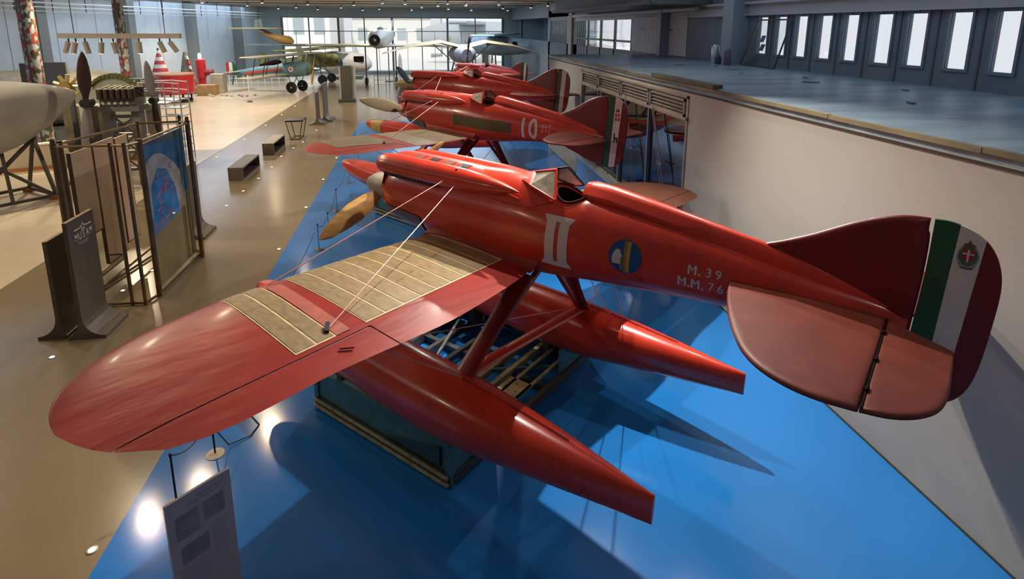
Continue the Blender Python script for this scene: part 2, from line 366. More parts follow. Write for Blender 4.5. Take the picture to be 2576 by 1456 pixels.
# left wall, flared outwards, of tall sheets with pilasters
def left_x(y): return -15.6-(62-y)*.205
lw = mat('left_panel', (.46, .54, .60), .55, var=.10, vs=.7)
base = MB(); A = Vector((left_x(62)-.1, 62, 0)); B = Vector((left_x(6)-.1, 6, 0)); base.bar(A+Vector((0, 0, 3.4)), B+Vector((0, 0, 3.4)), .12, 6.8)
wl = struct(base.build('wall_left', mat('left_wall_seam', (.12, .15, .18), .6)))
d = (B-A).normalized(); Ltot = (B-A).length; nrm = Vector((-d.y, d.x, 0)); 
if nrm.x < 0: nrm = -nrm
k = 0; s_ = 0; pan = None
while s_ < Ltot-1:
    if pan is None:
        pm = MB(); pm.obox((0, 0, 3.38), (.765, 0, 0), (0, .03, 0), (0, 0, 3.36)); pan = pm.build('wall_sheet', lw, wl); o = pan
    else: o = pan.copy(); COL.objects.link(o)
    p = A+d*(s_+.78)+nrm*(.08+.012*(k % 2)); o.location = p; o.rotation_euler = (0, 0, math.atan2(d.y, d.x)); s_ += 1.56; k += 1
for y in (57, 50, 43, 36, 29.5, 23, 17):
    p = Vector((left_x(y), y, 0))+nrm*.35
    MB().obox((p.x, p.y, 3.3), d*.32, nrm*.3, (0, 0, 3.3)).build('pilaster', mat('pilaster_grey', (.17, .19, .19), .6), wl)
g = thing('service_rails', 'pair of pale service pipes along the left wall near the ceiling', 'pipe', (0, 0, 0))
for (z, off, r) in ((6.05, 1.0, .05), (5.82, 1.1, .03), (5.6, .9, .02)):
    MB().tube([A+nrm*off+Vector((0, 0, z)), B+nrm*off+Vector((0, 0, z))], r, 6).build('pipe', mat('pale_pipe', (.6, .64, .64), .35), g, True)
for k in range(22):
    p = A+d*(2+k*2.4)+nrm*1.0
    MB().box(p.x-.02, p.x+.02, p.y-.02, p.y+.02, 5.6, 6.7).build('hanger', DGREY, g)
m = MB(); m.box(-34, WX+.2, -6.3, -6.05, 0, 6.8); struct(m.build('wall_back', mat('back_wall', (.45, .45, .45), .7)))
m = MB(); m.box(-34, -27, 5.4, 5.6, 0, 6.8).box(-28.6, -28.4, -6.2, 5.6, 0, 6.8); struct(m.build('wall_left_near', mat('back_wall')if False else MATS['back_wall']))
# far end: grey lintel wall, wide glazing
far = mat('far_grey', (.30, .38, .41), .6)
m = MB(); m.box(-16.2, 13.6, 62, 62.3, 5.75, 6.8).box(-16.2, -13.6, 62, 62.3, 0, 5.75).box(9.1, 11.1, 62, 62.3, 0, 5.75).box(-13.6, 9.1, 62, 62.3, 0, .25)
struct(m.build('wall_far', far))
m = MB(); m.box(11.1, 13.4, 61.6, 62.3, 0, 6.7); m.box(10.75, 10.95, 61.5, 61.9, 0, 6.7); struct(m.build('trim_6', mat('far_column', (.36, .47, .55), .5)))
w = struct(MB().box(-13.6, 9.1, 62.02, 62.16, 4.30, 4.38).box(-13.6, 9.1, 62.02, 62.16, 2.82, 2.90).box(-13.6, 9.1, 62.0, 62.2, 5.68, 5.76).build('window_14', mat('mullion_dark', (.10, .13, .12), .5)))
xs = [-13.5, -10.9, -8.0, -5.42, -2.6, .43, 3.12, 6.05, 9.0]
for i, x in enumerate(xs): MB().box(x-(.1 if i % 2 == 0 else .05), x+(.1 if i % 2 == 0 else .05), 61.95, 62.2, .25, 5.75).build('mullion', MATS['mullion_dark'], w)
for i in range(8):
    for (z0, z1) in ((.25, 2.82), (2.9, 4.3), (4.38, 5.7)):
        MB().box(xs[i]+.1, xs[i+1]-.1, 62.08, 62.1, z0, z1).build('pane', GLASS, w)
        if i < 8 and z0 < 4: MB().box((xs[i]+xs[i+1])/2-.02, (xs[i]+xs[i+1])/2+.02, 62.05, 62.12, z0, z1).build('glazing_bar', MATS['mullion_dark'], w)
# ceiling
ceilm = mat('ceiling_grey', (.74, .73, .70), .7, var=.08, vs=.5)
cw = struct(MB().box(-34, 14, -6, 62.3, 6.72, 6.9).build('ceiling', ceilm))
for y in (42, 46, 50, 54, 58): MB().box(-20, 13, y-.12, y+.12, 6.62, 6.72).build('ceiling_beam', mat('beam', (.30, .29, .27), .7), cw)
# outside beyond the glass
m = MB(); m.box(-60, 60, 62.5, 140, -.3, -.1); struct(m.build('ground_outside', mat('apron', (.8, .79, .76), .9, var=.1)))
def block(name, label, x0, x1, y0, y1, h, col, nwin):
    t = thing(name, label, 'building', ((x0+x1)/2, y0, -.1)); w_ = (x1-x0)/2
    MB().box(-w_, w_, 0, y1-y0, 0, h).build('wall', mat(name+col[0], col[1], .8, var=.06), t)
    MB().box(-w_-.3, w_+.3, -.3, y1-y0+.3, h, h+.35).build('roof', mat('roofgrey', (.3, .31, .32), .8), t)
    for i in range(nwin):
        x = -w_+(i+.5)*2*w_/nwin; f = MB().box(x-.7, x+.7, -.06, .02, h*.45, h*.75).build('window', mat('far_window', (.45, .52, .55), .3), t)
        MB().box(x-.03, x+.03, -.09, -.06, h*.45, h*.75).build('glazing_bar', WHITE, f)
block('outdoor_hangar', 'long white hangar outside beyond the end glazing, left', -34, -12, 84, 100, 8.5, ('a', (.9, .9, .88)), 8)
block('outdoor_workshop', 'lower grey workshop outside beyond the end glazing, right', 4, 30, 96, 106, 7.0, ('b', (.82, .84, .84)), 9)
block('outdoor_shed', 'pale shed outside between the hangar and the workshop', -10, 2, 94, 104, 6.2, ('c', (.85, .83, .78)), 4)
# ================================================================== RACING SEAPLANES
# local frame: a = metres aft of the wing root, y = left, z = up   ->  object space (-a, y, z)
SEC = [(-2.70, .14, .56, .26, .41), (-2.68, .22, .64, .20, .41), (-2.62, .30, .76, .12, .42), (-2.45, .37, .87, .05, .46), (-2.1, .41, .92, .0, .48), (-1.6, .43, .93, -.06, .48),
       (-1.1, .44, .96, -.10, .46), (-.6, .44, 1.00, -.12, .44), (-.2, .43, 1.00, -.12, .42), (.1, .42, .93, -.1, .42), (.35, .41, .89, -.07, .42),
       (.6, .39, .90, -.03, .42), (1.0, .35, .86, .02, .40), (1.6, .28, .78, .08, .40), (2.1, .215, .71, .11, .40), (2.7, .135, .61, .16, .38),
       (3.2, .075, .53, .22, .37), (3.46, .035, .47, .28, .37)]
def sec(a): return interp(SEC, a)
NU, ND = 2.05, 2.5
def fus_pt(a, th):
    w, zt, zb, zc = sec(a); c, s = math.cos(th), math.sin(th); n = NU if s > 0 else ND
    y = w*math.copysign(abs(c)**(2/n), c); z = zc+((zt-zc) if s > 0 else (zc-zb))*math.copysign(abs(s)**(2/n), s)
    return (-a, y, z)
def fus_y(a, z):
    w, zt, zb, zc = sec(a); h = (zt-zc) if z > zc else (zc-zb); n = NU if z > zc else ND
    return w*max(0, 1-min(1, abs((z-zc)/h))**n)**(1/n)
WLE = [(.30, -1.60), (.71, -1.57), (.93, -1.55), (1.58, -1.47), (2.53, -1.33), (3.2, -1.21), (3.76, -1.04), (4.1, -.88), (4.39, -.67), (4.54, -.48), (4.62, -.28), (4.645, -.1)]
WTE = [(.30, .0), (.45, .06), (.9, .18), (1.93, .36), (2.51, .39), (3.19, .41), (3.67, .47), (3.98, .5), (4.15, .49), (4.33, .44), (4.49, .29), (4.57, .16), (4.62, .02), (4.645, -.09)]
WG = dict(span=1.0)
def wing_pt(y, t, up, off=0):
    le, te = interp(WLE, y)[0], interp(WTE, y)[0]; ch = te-le
    th = min(.062*ch+.01, .105)*(1 if y < 4.2 else max(.12, math.sqrt(max(0, (4.66-y)/.46))))
    prof = 2.6*(math.sqrt(max(t, 0))-t)*(1-.25*t)
    z = .105*(y/4.64)+(th*prof if up else -th*prof*.55)
    return (le+ch*t, .3+(y-.3)*WG['span'], z+(off if up else -off))
def hinge_t(y):
    le, te = interp(WLE, y)[0], interp(WTE, y)[0]; h = .03+(y-2.62)*(.25/1.87); return (h-le)/(te-le)
def wing_patch(ys, tf0, tf1, up=True, off=.004, nt=8, side=1, mb=None, skew=0, thick=.006):
    """slightly proud panel following the skin; tf(y)->t"""
    m = mb or MB(); ny = len(ys); n = nt+1
    def P(j, i, o):
        y = ys[j]; t = tf0(y)+(tf1(y)-tf0(y))*i/nt; a, yy, z = wing_pt(y+skew*t, t, up, o); return (-a, side*yy, z)
    vs = [P(j, i, off) for j in range(ny) for i in range(n)]
    fs = [(j*n+i, j*n+i+1, (j+1)*n+i+1, (j+1)*n+i) for j in range(ny-1) for i in range(nt)]
    b = len(vs); vs += [P(j, i, off-thick) for j in range(ny) for i in range(n)]
    ring = [i for i in range(n)]+[j*n+nt for j in range(1, ny)]+[(ny-1)*n+i for i in range(nt-1, -1, -1)]+[j*n for j in range(ny-2, 0, -1)]
    fs += [(ring[k], ring[(k+1) % len(ring)], b+ring[(k+1) % len(ring)], b+ring[k]) for k in range(len(ring))]
    return m.add(vs, fs)
def cr(tab):
    P_ = [tab[0]]+list(tab)+[tab[-1]]; out = []
    for i in range(1, len(P_)-2):
        for k in range(8):
            t = k/8; out.append(tuple(.5*(2*P_[i][d]+(P_[i+1][d]-P_[i-1][d])*t+(2*P_[i-1][d]-5*P_[i][d]+4*P_[i+1][d]-P_[i+2][d])*t*t+(3*P_[i][d]-P_[i-1][d]-3*P_[i+1][d]+P_[i+2][d])*t**3) for d in (0, 1)))
    return sorted(out+[tab[-1]])
WLE = cr(WLE); WTE = cr(WTE)
def wing_skin(ys, tf0, tf1, side, nt=14, caps=True):
    m = MB(); N = 2*nt
    rings = []
    for y in ys:
        t0, t1 = tf0(y), tf1(y); r = []
        for i in range(nt+1):
            u = i/nt; t = t0+(t1-t0)*(u*u if t0 < .01 else u); r.append(wing_pt(y, t, True))
        for i in range(nt, 0, -1):
            u = i/nt; t = t0+(t1-t0)*(u*u if t0 < .01 else u); r.append(wing_pt(y, t, False))
        rings += [(-a, side*yy, z) for a, yy, z in r]
    m.rings(rings, 2*nt+1, len(ys), caps=caps); return m
def frange(a, b, n): return [a+(b-a)*i/n for i in range(n+1)]
FLT = [(-4.06, .03, -1.10, -1.20), (-4.02, .09, -1.05, -1.25), (-3.9, .15, -1.01, -1.31), (-3.6, .23, -.97, -1.42), (-3.0, .30, -.95, -1.55), (-2.2, .335, -.95, -1.64), (-1.3, .345, -.95, -1.70),
       (-.4, .34, -.96, -1.73), (.2, .32, -.99, -1.66), (.8, .25, -1.03, -1.57), (1.4, .155, -1.08, -1.49), (1.8, .075, -1.12, -1.44), (2.03, .022, -1.14, -1.41)]
def float_ring(a, y0, n=24):
    w, zt, zb = interp(FLT, a); zc = zt-(zt-zb)*.45; r = []
    for k in range(n):
        th = 2*PI*k/n; c, s = math.cos(th), math.sin(th)
        if s >= 0: y, z = w*math.copysign(abs(c)**.85, c), zc+(zt-zc)*abs(s)**.85
        else:
            q = -s; y = w*math.copysign(abs(c)**.95, c); z = zc-(zc-zb)*(q**1.25)
        r.append((-a, y0+y, z))
    return r
def on_side(a, z, off=.004, side=1): return (-a, side*(fus_y(a, z)+off), z)
FIN = [(2.2, .66), (2.3, .78), (2.45, .84), (2.58, .90), (2.72, .97), (2.87, 1.06), (3.0, 1.135), (3.14, 1.20), (3.26, 1.245), (3.37, 1.27), (3.50, 1.275), (3.495, 1.17), (3.515, 1.15), (3.512, .8), (3.478, .3), (3.452, -.19), (3.2, -.16), (2.8, -.02), (2.4, .10), (2.2, .3)]
RUD = [(3.525, 1.27), (3.60, 1.275), (3.68, 1.262), (3.77, 1.228), (3.85, 1.175), (3.91, 1.10), (3.955, 1.0), (3.98, .87), (3.98, .72), (3.965, .5), (3.95, .3), (3.92, .09), (3.875, -.04), (3.81, -.13), (3.70, -.19), (3.46, -.21), (3.485, .3), (3.52, .8)]
STB = [(2.10, .08), (2.12, .22), (2.17, .45), (2.27, .78), (2.38, 1.08), (2.53, 1.40), (2.64, 1.57), (2.78, 1.70), (2.95, 1.78), (3.12, 1.805), (3.322, 1.765), (3.328, .06)]
ELV = [(3.333, .10), (3.329, 1.76), (3.46, 1.725), (3.58, 1.63), (3.67, 1.50), (3.72, 1.34), (3.745, 1.1), (3.76, .40)]
for _ in range(2):
    _o = []
    for _i in range(len(RUD)):
        _p, _q, _r2 = RUD[_i-1], RUD[_i], RUD[(_i+1) % len(RUD)]
        _d = abs((math.atan2(_r2[1]-_q[1], _r2[0]-_q[0])-math.atan2(_q[1]-_p[1], _q[0]-_p[0])+PI) % (2*PI)-PI)
        _o += [(_q[0]*.75+_p[0]*.25, _q[1]*.75+_p[1]*.25), (_q[0]*.75+_r2[0]*.25, _q[1]*.75+_r2[1]*.25)] if _d < .9 else [_q]
    RUD = _o
def band(poly, l0, l1):
    """part of the rudder between two slanted lines, l=(a_at_top, a_at_bottom)"""
    out = poly
    for (l, sg) in ((l0, 1), (l1, -1)):
        if l is None: continue
        at, ab = l; zt, zb = 1.25, -.2; k = (at-ab)/(zt-zb)
        out = clip(out, sg, -sg*k, -sg*(ab-k*zb))
    return out
def blade(mb, c, d, L, ch, axis, tw=.9, th=.035):
    """tapered twisted propeller blade from hub c along unit d; axis = spin axis"""
    c, d, ax = Vector(c), Vector(d).normalized(), Vector(axis).normalized(); t = ax.cross(d).normalized()
    st = [(.04, .45, 1.5), (.14, .5, 1.2), (.3, .95, .85), (.5, 1.1, .65), (.7, .95, .5), (.86, .68, .4), (.96, .36, .35), (1.0, .08, .3)]
    vs = []
    for (s, w, k) in st:
        ang = tw*(1.15-.75*s); cd_ = t*math.cos(ang)+ax*math.sin(ang); nn = d.cross(cd_).normalized(); p = c+d*(L*s)
        for q in range(12):
            al = 2*PI*q/12; vs.append(p+cd_*(ch/2*w*math.cos(al))+nn*(th*k*math.sin(al)))
    mb.rings(vs, 12, len(st))
def seaplane(name, label, pose, style):
    X, Y, Z, psi, bank, sc = pose
    t = thing(name, label, 'seaplane', (X, Y, Z)); t.rotation_mode = 'XYZ'
    t.matrix_world = Matrix.Translation((X, Y, Z)) @ Matrix.Rotation(psi, 4, 'Z') @ Matrix.Rotation(bank, 4, 'X') @ Matrix.Rotation(style.get('pitch', 0), 4, 'Y') @ Matrix.Diagonal((sc, sc, sc, 1))
    det = style['detail']; WG['span'] = style.get('span', 1.0)
    # fuselage
    aa = [-2.70, -2.68, -2.65, -2.62, -2.55, -2.45, -2.3]+frange(-2.1, .0, 14)+frange(.03, .63, 20)+frange(.75, 3.46, 20); n = 64
    vs = []
    for a in aa: vs += [fus_pt(a, 2*PI*k/n) for k in range(n)]
    m = MB(); m.rings(vs, n, len(aa))
    keep = []
    for fc in m.f:
        x = -sum(m.v[i][0] for i in fc)/len(fc); y = sum(m.v[i][1] for i in fc)/len(fc); z = sum(m.v[i][2] for i in fc)/len(fc)
        if not (len(fc) == 4 and z > .6 and ((x-.33)/.225)**2+(y/.245)**2 < 1): keep.append(fc)
    m.f = keep; m.m = [0]*len(keep); fu = m.build('fuselage', RED if style.get('front', 1) else REDD, t, True)
    # cylinder banks
    for sd in (1, -1):
        st = [(-2.655, .02, .33, .81), (-2.64, .07, .33, .81), (-2.60, .115, .33, .81), (-2.52, .14, .33, .815), (-2.35, .15, .335, .82), (-1.9, .153, .34, .822), (-1.4, .150, .345, .825), (-1.0, .138, .35, .83), (-.7, .11, .36, .835), (-.45, .07, .37, .84), (-.28, .03, .385, .842), (-.19, .006, .395, .84)]
        vs = []
        for (a, r, y, z) in st: vs += [(-a, sd*(y+r*math.cos(2*PI*k/16)), z+r*math.sin(2*PI*k/16)*(1.0)) for k in range(16)]
        m = MB(); m.rings(vs, 16, len(st)); m.build('cylinder_bank_cowling', RED, t, True)
        m = MB()
        for k in range(14):
            a0 = -2.42+k*.068; m.box(-a0-.056, -a0, sd*.385 if sd > 0 else -.452, .452 if sd > 0 else -.385, .685, .725)
        m.build('exhaust_stub', BLACK, t)
        m = MB(); q = [on_side(a, .675, .006, sd) for a in frange(-2.45, -1.42, 12)]+[on_side(a, .735, .010, sd) for a in frange(-1.42, -2.45, 12)]
        vs = q; k = 13; m.add(vs, [(i, i+1, 25-i-1, 25-i) for i in range(12)]); m.build('exhaust_slot', BLACK, t)
    # valley plate between the banks with vents
    def cov(a, y):
        w, zt_, zb, zc = sec(a); fz = zc+(zt_-zc)*(1-min(1, abs(y/w))**NU)**(1/NU)
        k = min(1, max(0, (-.25-a)/.95)); k = k*k*(3-2*k); e = min(1, (a+2.62)/.12)
        return fz-.012+( (1.0-.95*y*y-.0)*1.0-.03-fz+.012)*k*max(0, e)**.5
    m = MB(); vs = []
    for a in frange(-2.62, -.2, 24):
        for y in frange(-.33, .33, 12): vs.append((-a, y, cov(a, y)))
    m.add(vs, [(i*13+j, i*13+j+1, (i+1)*13+j+1, (i+1)*13+j) for i in range(24) for j in range(12)]); m.build('engine_top_cover', RED, t, True)
    def cq(a0, a1, y0, y1, o, nm, mm):
        m = MB(); P_ = [(a0, y0), (a1, y0), (a1, (y0+y1)/2), (a1, y1), (a0, y1), (a0, (y0+y1)/2)]
        m.add([(-a, y, cov(a, y)+o) for a, y in P_]+[(-a, y, cov(a, y)-.01) for a, y in P_], [(0, 1, 2, 5), (5, 2, 3, 4)]+[(q, (q+1) % 6, 6+(q+1) % 6, 6+q) for q in range(6)]); m.build(nm, mm, t)
    for k in range(4 if det else 7):
        a0 = (-2.12+k*.265) if det else -2.3+k*.15; w_ = .165 if det else .07; y0 = .09
        cq(a0, a0+w_, y0, y0+.17, .006, 'vent_frame', REDD)
        cq(a0+.014, a0+w_-.014, y0+.014, y0+.156, .009, 'vent', BLACK if (k % 2 == 1 or not det) else mat('soot_red', (.12, .035, .02), .7, var=.6, vs=40))
    if det:
        MB().bar((1.20, .26, .965), (1.13, .42, .955), .03, .012).build('rag_strip', BLACK, t)
    # headrest fairing
    st = [(.44, .02, .88, .90), (.45, .07, .84, .99), (.48, .10, .8, 1.035), (.56, .115, .8, 1.05), (.8, .115, .8, 1.03), (1.3, .10, .72, .96), (1.8, .085, .64, .88), (2.3, .065, .58, .80), (2.8, .045, .52, .70), (3.2, .03, .45, .60), (3.45, .02, .42, .52)]
    vs = []
    for (a, w_, z0, z1) in st:
        for k in range(14):
            c, s = math.cos(2*PI*k/14), math.sin(2*PI*k/14); vs.append((-a, w_*math.copysign(abs(c)**.8, c)*(1 if s > 0 else 1.4), (z0+z1)/2+(z1-z0)/2*math.copysign(abs(s)**.7, s)))
    m = MB(); m.rings(vs, 14, len(st)); m.build('headrest_fairing', RED, t, True)
    # cockpit
    m = MB(); prof = []
    for k in range(28):
        th = 2*PI*k/28; a, y = .33+.235*math.cos(th), .255*math.sin(th)
        zt = fus_pt(a, math.acos(max(-1, min(1, y/ sec(a)[0]))))[2] if False else None
        w, zt_, zb, zc = sec(a); z = zc+(zt_-zc)*(1-min(1, abs(y/w))**NU)**(1/NU); prof.append((a, y, z))
    def oz(a, y):
        w, zt_, zb, zc = sec(a); return zc+(zt_-zc)*(1-min(1, abs(y/w))**NU)**(1/NU)
    lay = []
    for k, dz in ((1.17, .004), (1.0, .006), (.96, -.02)):
        for a, y, z in prof:
            a2, y2 = .33+(a-.33)*k, y*k; lay.append((-a2, y2, oz(a2, y2)+dz))
    MB().add(lay, [(l*28+i, l*28+(i+1) % 28, l*28+28+(i+1) % 28, l*28+28+i) for l in range(2) for i in range(28)]).build('cockpit_rim', RED, t, True)
    vs = lay[56:]+[(-(.33+(a-.33)*.9), y*.9, .5) for a, y, z in prof]
    m.add(vs, [(i, (i+1) % 28, 28+(i+1) % 28, 28+i) for i in range(28)]+[tuple(range(28, 56))]); m.build('cockpit_opening', DARK, t)
    MB().box(-.50, -.26, -.14, .14, .52, .60).box(-.54, -.50, -.14, .14, .55, .86).build('seat', mat('seat_leather', (.05, .02, .01), .6), t)
    m = MB(); m.tube([(-a, y, z+.016) for a, y, z in prof]+[(-prof[0][0], prof[0][1], prof[0][2]+.016)], .014, 6, caps=False); m.build('coaming', mat('leather', (.07, .015, .01), .9, spec=.1), t, True)
    # windshield: two frames with panes
    ws = {'l': [(-.17, .12, 1.05), (.12, .14, 1.12), (.27, .36, .84), (-.11, .30, .93)], 'r': [(.04, -.02, 1.11), (.12, -.10, 1.13), (.20, -.36, .90), (.08, -.36, .87), (-.02, -.12, .96)]}
    for key, pts in ws.items():
        pts = [Vector((-a, y, z)) for a, y, z in pts]
        m = MB()
        for p, q in zip(pts, pts[1:]+pts[:1]): m.bar(p, q, .034 if key == 'l' else .022, .018)
        fr = m.build('windshield_frame', RED if key == 'l' else BLACK, t)
        c = sum(pts, Vector())/len(pts); m = MB(); nn = (pts[1]-pts[0]).cross(pts[2]-pts[0]).normalized()*.003
        m.add([p+nn for p in pts]+[p-nn for p in pts], [tuple(range(len(pts))), tuple(range(2*len(pts)-1, len(pts)-1, -1))])
        m.build('windshield_pane', PANEG, fr)
    m = MB(); P4 = [(-.40, 0, 1.0), (-.17, .12, 1.05), (-.11, .30, .93), (-.3, .2, .95), (.04, 0, 1.12), (.12, .14, 1.12)]
    P4 = [(-a, y, z) for a, y, z in P4]
    m.add(P4+[(.17, -.12, 1.05), (.11, -.30, .93), (.3, -.2, .95), (-.12, -.14, 1.12)], [(0, 1, 2, 3), (0, 4, 5, 1), (0, 6, 9, 4), (0, 8, 7, 6)])
    m.build('windshield_fairing', RED, t, True)
    # wings
    for sd in (1, -1):
        one = lambda y: 1.0
        zero = lambda y: 0.0
        inn = wing_skin(frange(.25, 2.6, 12), zero, one, sd); vs = inn
        mid = wing_skin([2.6+.0001]+frange(2.75, 4.49, 12), zero, lambda y: hinge_t(y)-.006, sd, caps=False)
        tip = wing_skin([4.49, 4.515, 4.54, 4.565, 4.585, 4.603, 4.618, 4.63, 4.639, 4.645], zero, one, sd, caps=False)
        for q in (mid, tip): inn.add(q.v, q.f)
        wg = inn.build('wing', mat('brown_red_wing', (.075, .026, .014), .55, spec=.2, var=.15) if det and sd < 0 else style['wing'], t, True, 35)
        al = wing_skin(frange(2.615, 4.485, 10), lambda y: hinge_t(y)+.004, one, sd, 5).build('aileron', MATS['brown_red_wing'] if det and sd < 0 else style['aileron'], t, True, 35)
        if det:
            MB().tube([(-wing_pt(y, hinge_t(y), True)[0], sd*y, wing_pt(y, hinge_t(y), True)[2]-.008) for y in frange(2.63, 4.47, 6)], .006, 5).build('hinge_gap', BLACK, al)
            MB().bar((-.19, sd*3.02, .10), (-.24, sd*2.93, .095), .022, .012).build('control_horn', REDD, al)
        bt = lambda y: (-.33+(y-.57)*(.34/2.5)-interp(WLE, y)[0])/(interp(WTE, y)[0]-interp(WLE, y)[0])
        if det and sd == 1 or det:
            ys = frange(.47, 2.60, 9); bk = lambda y: bt(y)+.012
            wing_patch(frange(.44, 2.6, 12), lambda y: .012, bk, True, .0035, 16, sd).build('radiator_seam', CREAM, wg, True)
            wing_patch(frange(2.86, 3.24, 3), lambda y: .012, bk, True, .0035, 16, sd, skew=.07).build('radiator_seam', CREAM, wg, True)
            for j in range(9):
                g = .012; wing_patch([ys[j]+g, (ys[j]+ys[j+1])/2, ys[j+1]-g], lambda y: .014, bt, True, .007, 14, sd).build('radiator_panel', KHAKI, wg, True)
                wing_patch([ys[j]+g, ys[j+1]-g], lambda y: .012, lambda y: .5, False, .007, 8, sd).build('radiator_panel', KHAKI, wg, True)
            for (p, q) in ((2.875, 3.03), (3.055, 3.225)):
                wing_patch([p, (p+q)/2, q], lambda y: .016, bt, True, .007, 14, sd, skew=.07).build('radiator_panel', KHAKI, wg, True)
            wing_patch([2.70, 2.76, 2.84], lambda y: .1, lambda y: bt(y)+.01, True, .006, 10, sd, skew=.09).build('pale_stripe', mat('pale_red', (.34, .07, .045), .5, var=.2, vs=8), wg, True)
        elif style.get('khaki'):
            wing_patch(frange(.44, 2.42, 8), lambda y: .012, lambda y: .975, True, .006, 12, sd).build('radiator_panel', KHAKIP, wg, True)
            wing_patch(frange(2.66, 4.05, 8), lambda y: .02, lambda y: .74-(y-2.66)*.10, True, .006, 12, sd).build('radiator_panel', KHAKIP, wg, True)
        # wing root fillet
        m = MB(); vs = []
        for a in frange(-1.62, .10, 12):
            for u in range(6):
                ph = u/5*PI/2; yy, zz = .36+.13*(1-math.cos(ph))*1.0, .16*(1-math.sin(ph))+ (wing_pt(.45, min(.98, max(.02, (a+1.6)/1.66)), True)[2])
                vs.append((-a, sd*yy, zz-.01))
        m.add(vs, [(i*6+j, i*6+j+1, (i+1)*6+j+1, (i+1)*6+j) for i in range(12) for j in range(5)]); m.build('wing_fillet', style['aileron'], t, True)
        # bracing wires and their fitting
        sf = WG['span']; f1, f2 = (-1.24, 2.78*sf, .10), (-.10, 2.92*sf, .115)
        MB().tube([(1.27, sd*.43, .82), (-f1[0], sd*f1[1], f1[2])], .006 if det else .011, 5).build('bracing_wire', WIREM, t)
        MB().tube([(1.10, sd*.43, .80), (-f2[0], sd*f2[1], f2[2])], .006 if det else .011, 5).build('bracing_wire', WIREM, t)
        MB().bar((.07, sd*2.95*sf, .115), (.16, sd*2.88*sf, .135), .035, .02).build('wire_fitting', BLACK, t)
        MB().tube([(1.2, sd*1.29, -.98), (1.2, sd*2.75*sf, .04)], .007, 5).build('bracing_wire', WIREM, t)
        MB().tube([(.1, sd*1.25, -1.0), (.12, sd*2.85*sf, .06)], .007, 5).build('bracing_wire', WIREM, t)
        if det and sd == -1:
            for o in list(t.children):
                if o.name.split('.')[0] == 'wing' and min(v.co.y for v in o.data.vertices) < -2:
                    for oo in [o]+list(o.children):
                        for v in oo.data.vertices: q = max(0, -v.co.y-.4); v.co.x += .06*q; v.co.z += .033*q
                if o.name.split('.')[0] == 'aileron' and max(v.co.y for v in o.data.vertices) < 0:
                    for oo in [o]+list(o.children):
                        for v in oo.data.vertices: q = max(0, -v.co.y-.4); v.co.x += .06*q; v.co.z += .033*q
        # tail plane
        f = lambda u, v, h: (-u, sd*v, .40+h)
        ka, ky = style.get('tail', (1, 1)); TF = lambda L_: [(3.76-(3.76-u)*ka, v*ky) for u, v in L_]
        sp = MB().lens(TF(STB), .055, .10, f).build('stabilizer', style['stab'], t, True, 35)
        ep = MB().lens(TF(ELV), .045, .08, f).build('elevator', style['stab'], t, True, 35)
        if ka == 1: MB().box(-3.337, -3.325, .12 if sd > 0 else -1.75, 1.75 if sd > 0 else -.12, .385, .4235).build('hinge_gap', DARK, ep)
        for yy in (.45, 1.0, 1.5) if ka == 1 else (): MB().tube([(-3.335, sd*(yy-.03), .43), (-3.335, sd*(yy+.03), .43)], .012, 6).build('hinge', DARK, ep)
    # fin and rudder
    f = lambda u, v, h: (-u, h, v)
    MB().lens(FIN, .07, .12, f).build('fin', REDT, t, True, 35)
    g0, w0 = (3.685, 3.61), (3.855, 3.745)
    ru = None
    for nm, l0, l1, mm in (('rudder', w0, None, REDT), ('green_band', None, g0, GREEN), ('white_band', g0, w0, WHITE)):
        o = MB().prism(band(RUD, l0, l1), -.022, .022, f).build(nm, mm, ru if ru else t)
        if nm == 'rudder': ru = o
    if det:
        for sd in (1,):
            h = lambda u, v, o=.026: (-(3.757+u), o, 1.035+v)
            e = MB(); 
            e.prism([(.058*math.cos(k*PI/12), .078*math.sin(k*PI/12)) for k in range(24)], .022, .025, lambda u, v, q: (-(3.757+u), q, 1.035+v)); cr = e.build('coat_of_arms', mat('crest_green', (.07, .12, .08), .5), ru)
            e = MB().prism([(.068*math.cos(k*PI/12), .10*math.sin(k*PI/12)-.005) for k in range(24)], .0215, .0235, lambda u, v, q: (-(3.757+u), q, 1.035+v)); e.build('crest_mantle', mat('crest_grey', (.30, .31, .26), .6, var=.5, vs=60), ru)
            MB().prism([(-.035, .05), (.035, .05), (.035, -.02), (0, -.05), (-.035, -.02)], .025, .027, lambda u, v, q: (-(3.757+u), q, 1.035+v)).build('shield', mat('shield_red', (.33, .01, .015), .5), ru)
            MB().box(-3.757-.035, -3.757+.035, .027, .0285, 1.046, 1.058).box(-3.757-.006, -3.757+.006, .027, .0285, .99, 1.085).build('white_cross', WHITE, ru)
            MB().prism([(-.03, .062), (.03, .062), (.036, .088), (.012, .10), (0, .125), (-.012, .10), (-.036, .088)], .024, .0265, lambda u, v, q: (-(3.757+u), q, 1.035+v)).build('crown', mat('crown_brown', (.14, .08, .03), .5), ru)
            MB().prism([(-.05, -.085), (-.03, -.1), (.03, -.1), (.05, -.085), (.03, -.09), (-.03, -.09)], .024, .0262, lambda u, v, q: (-(3.757+u), q, 1.035+v)).build('scroll', DGREY, ru)
    elif style.get('arms'):
        MB().box(-3.80, -3.70, .022, .026, .78, .93).build('shield', mat('shield_red', (.33, .01, .015), .5), ru)
        MB().box(-3.80, -3.70, .026, .028, .845, .865).box(-3.76, -3.74, .026, .028, .78, .93).build('white_cross', WHITE, ru)
        MB().box(-3.79, -3.71, .022, .026, .96, 1.02).build('crown', mat('crown_brown', (.14, .08, .03), .5), ru)
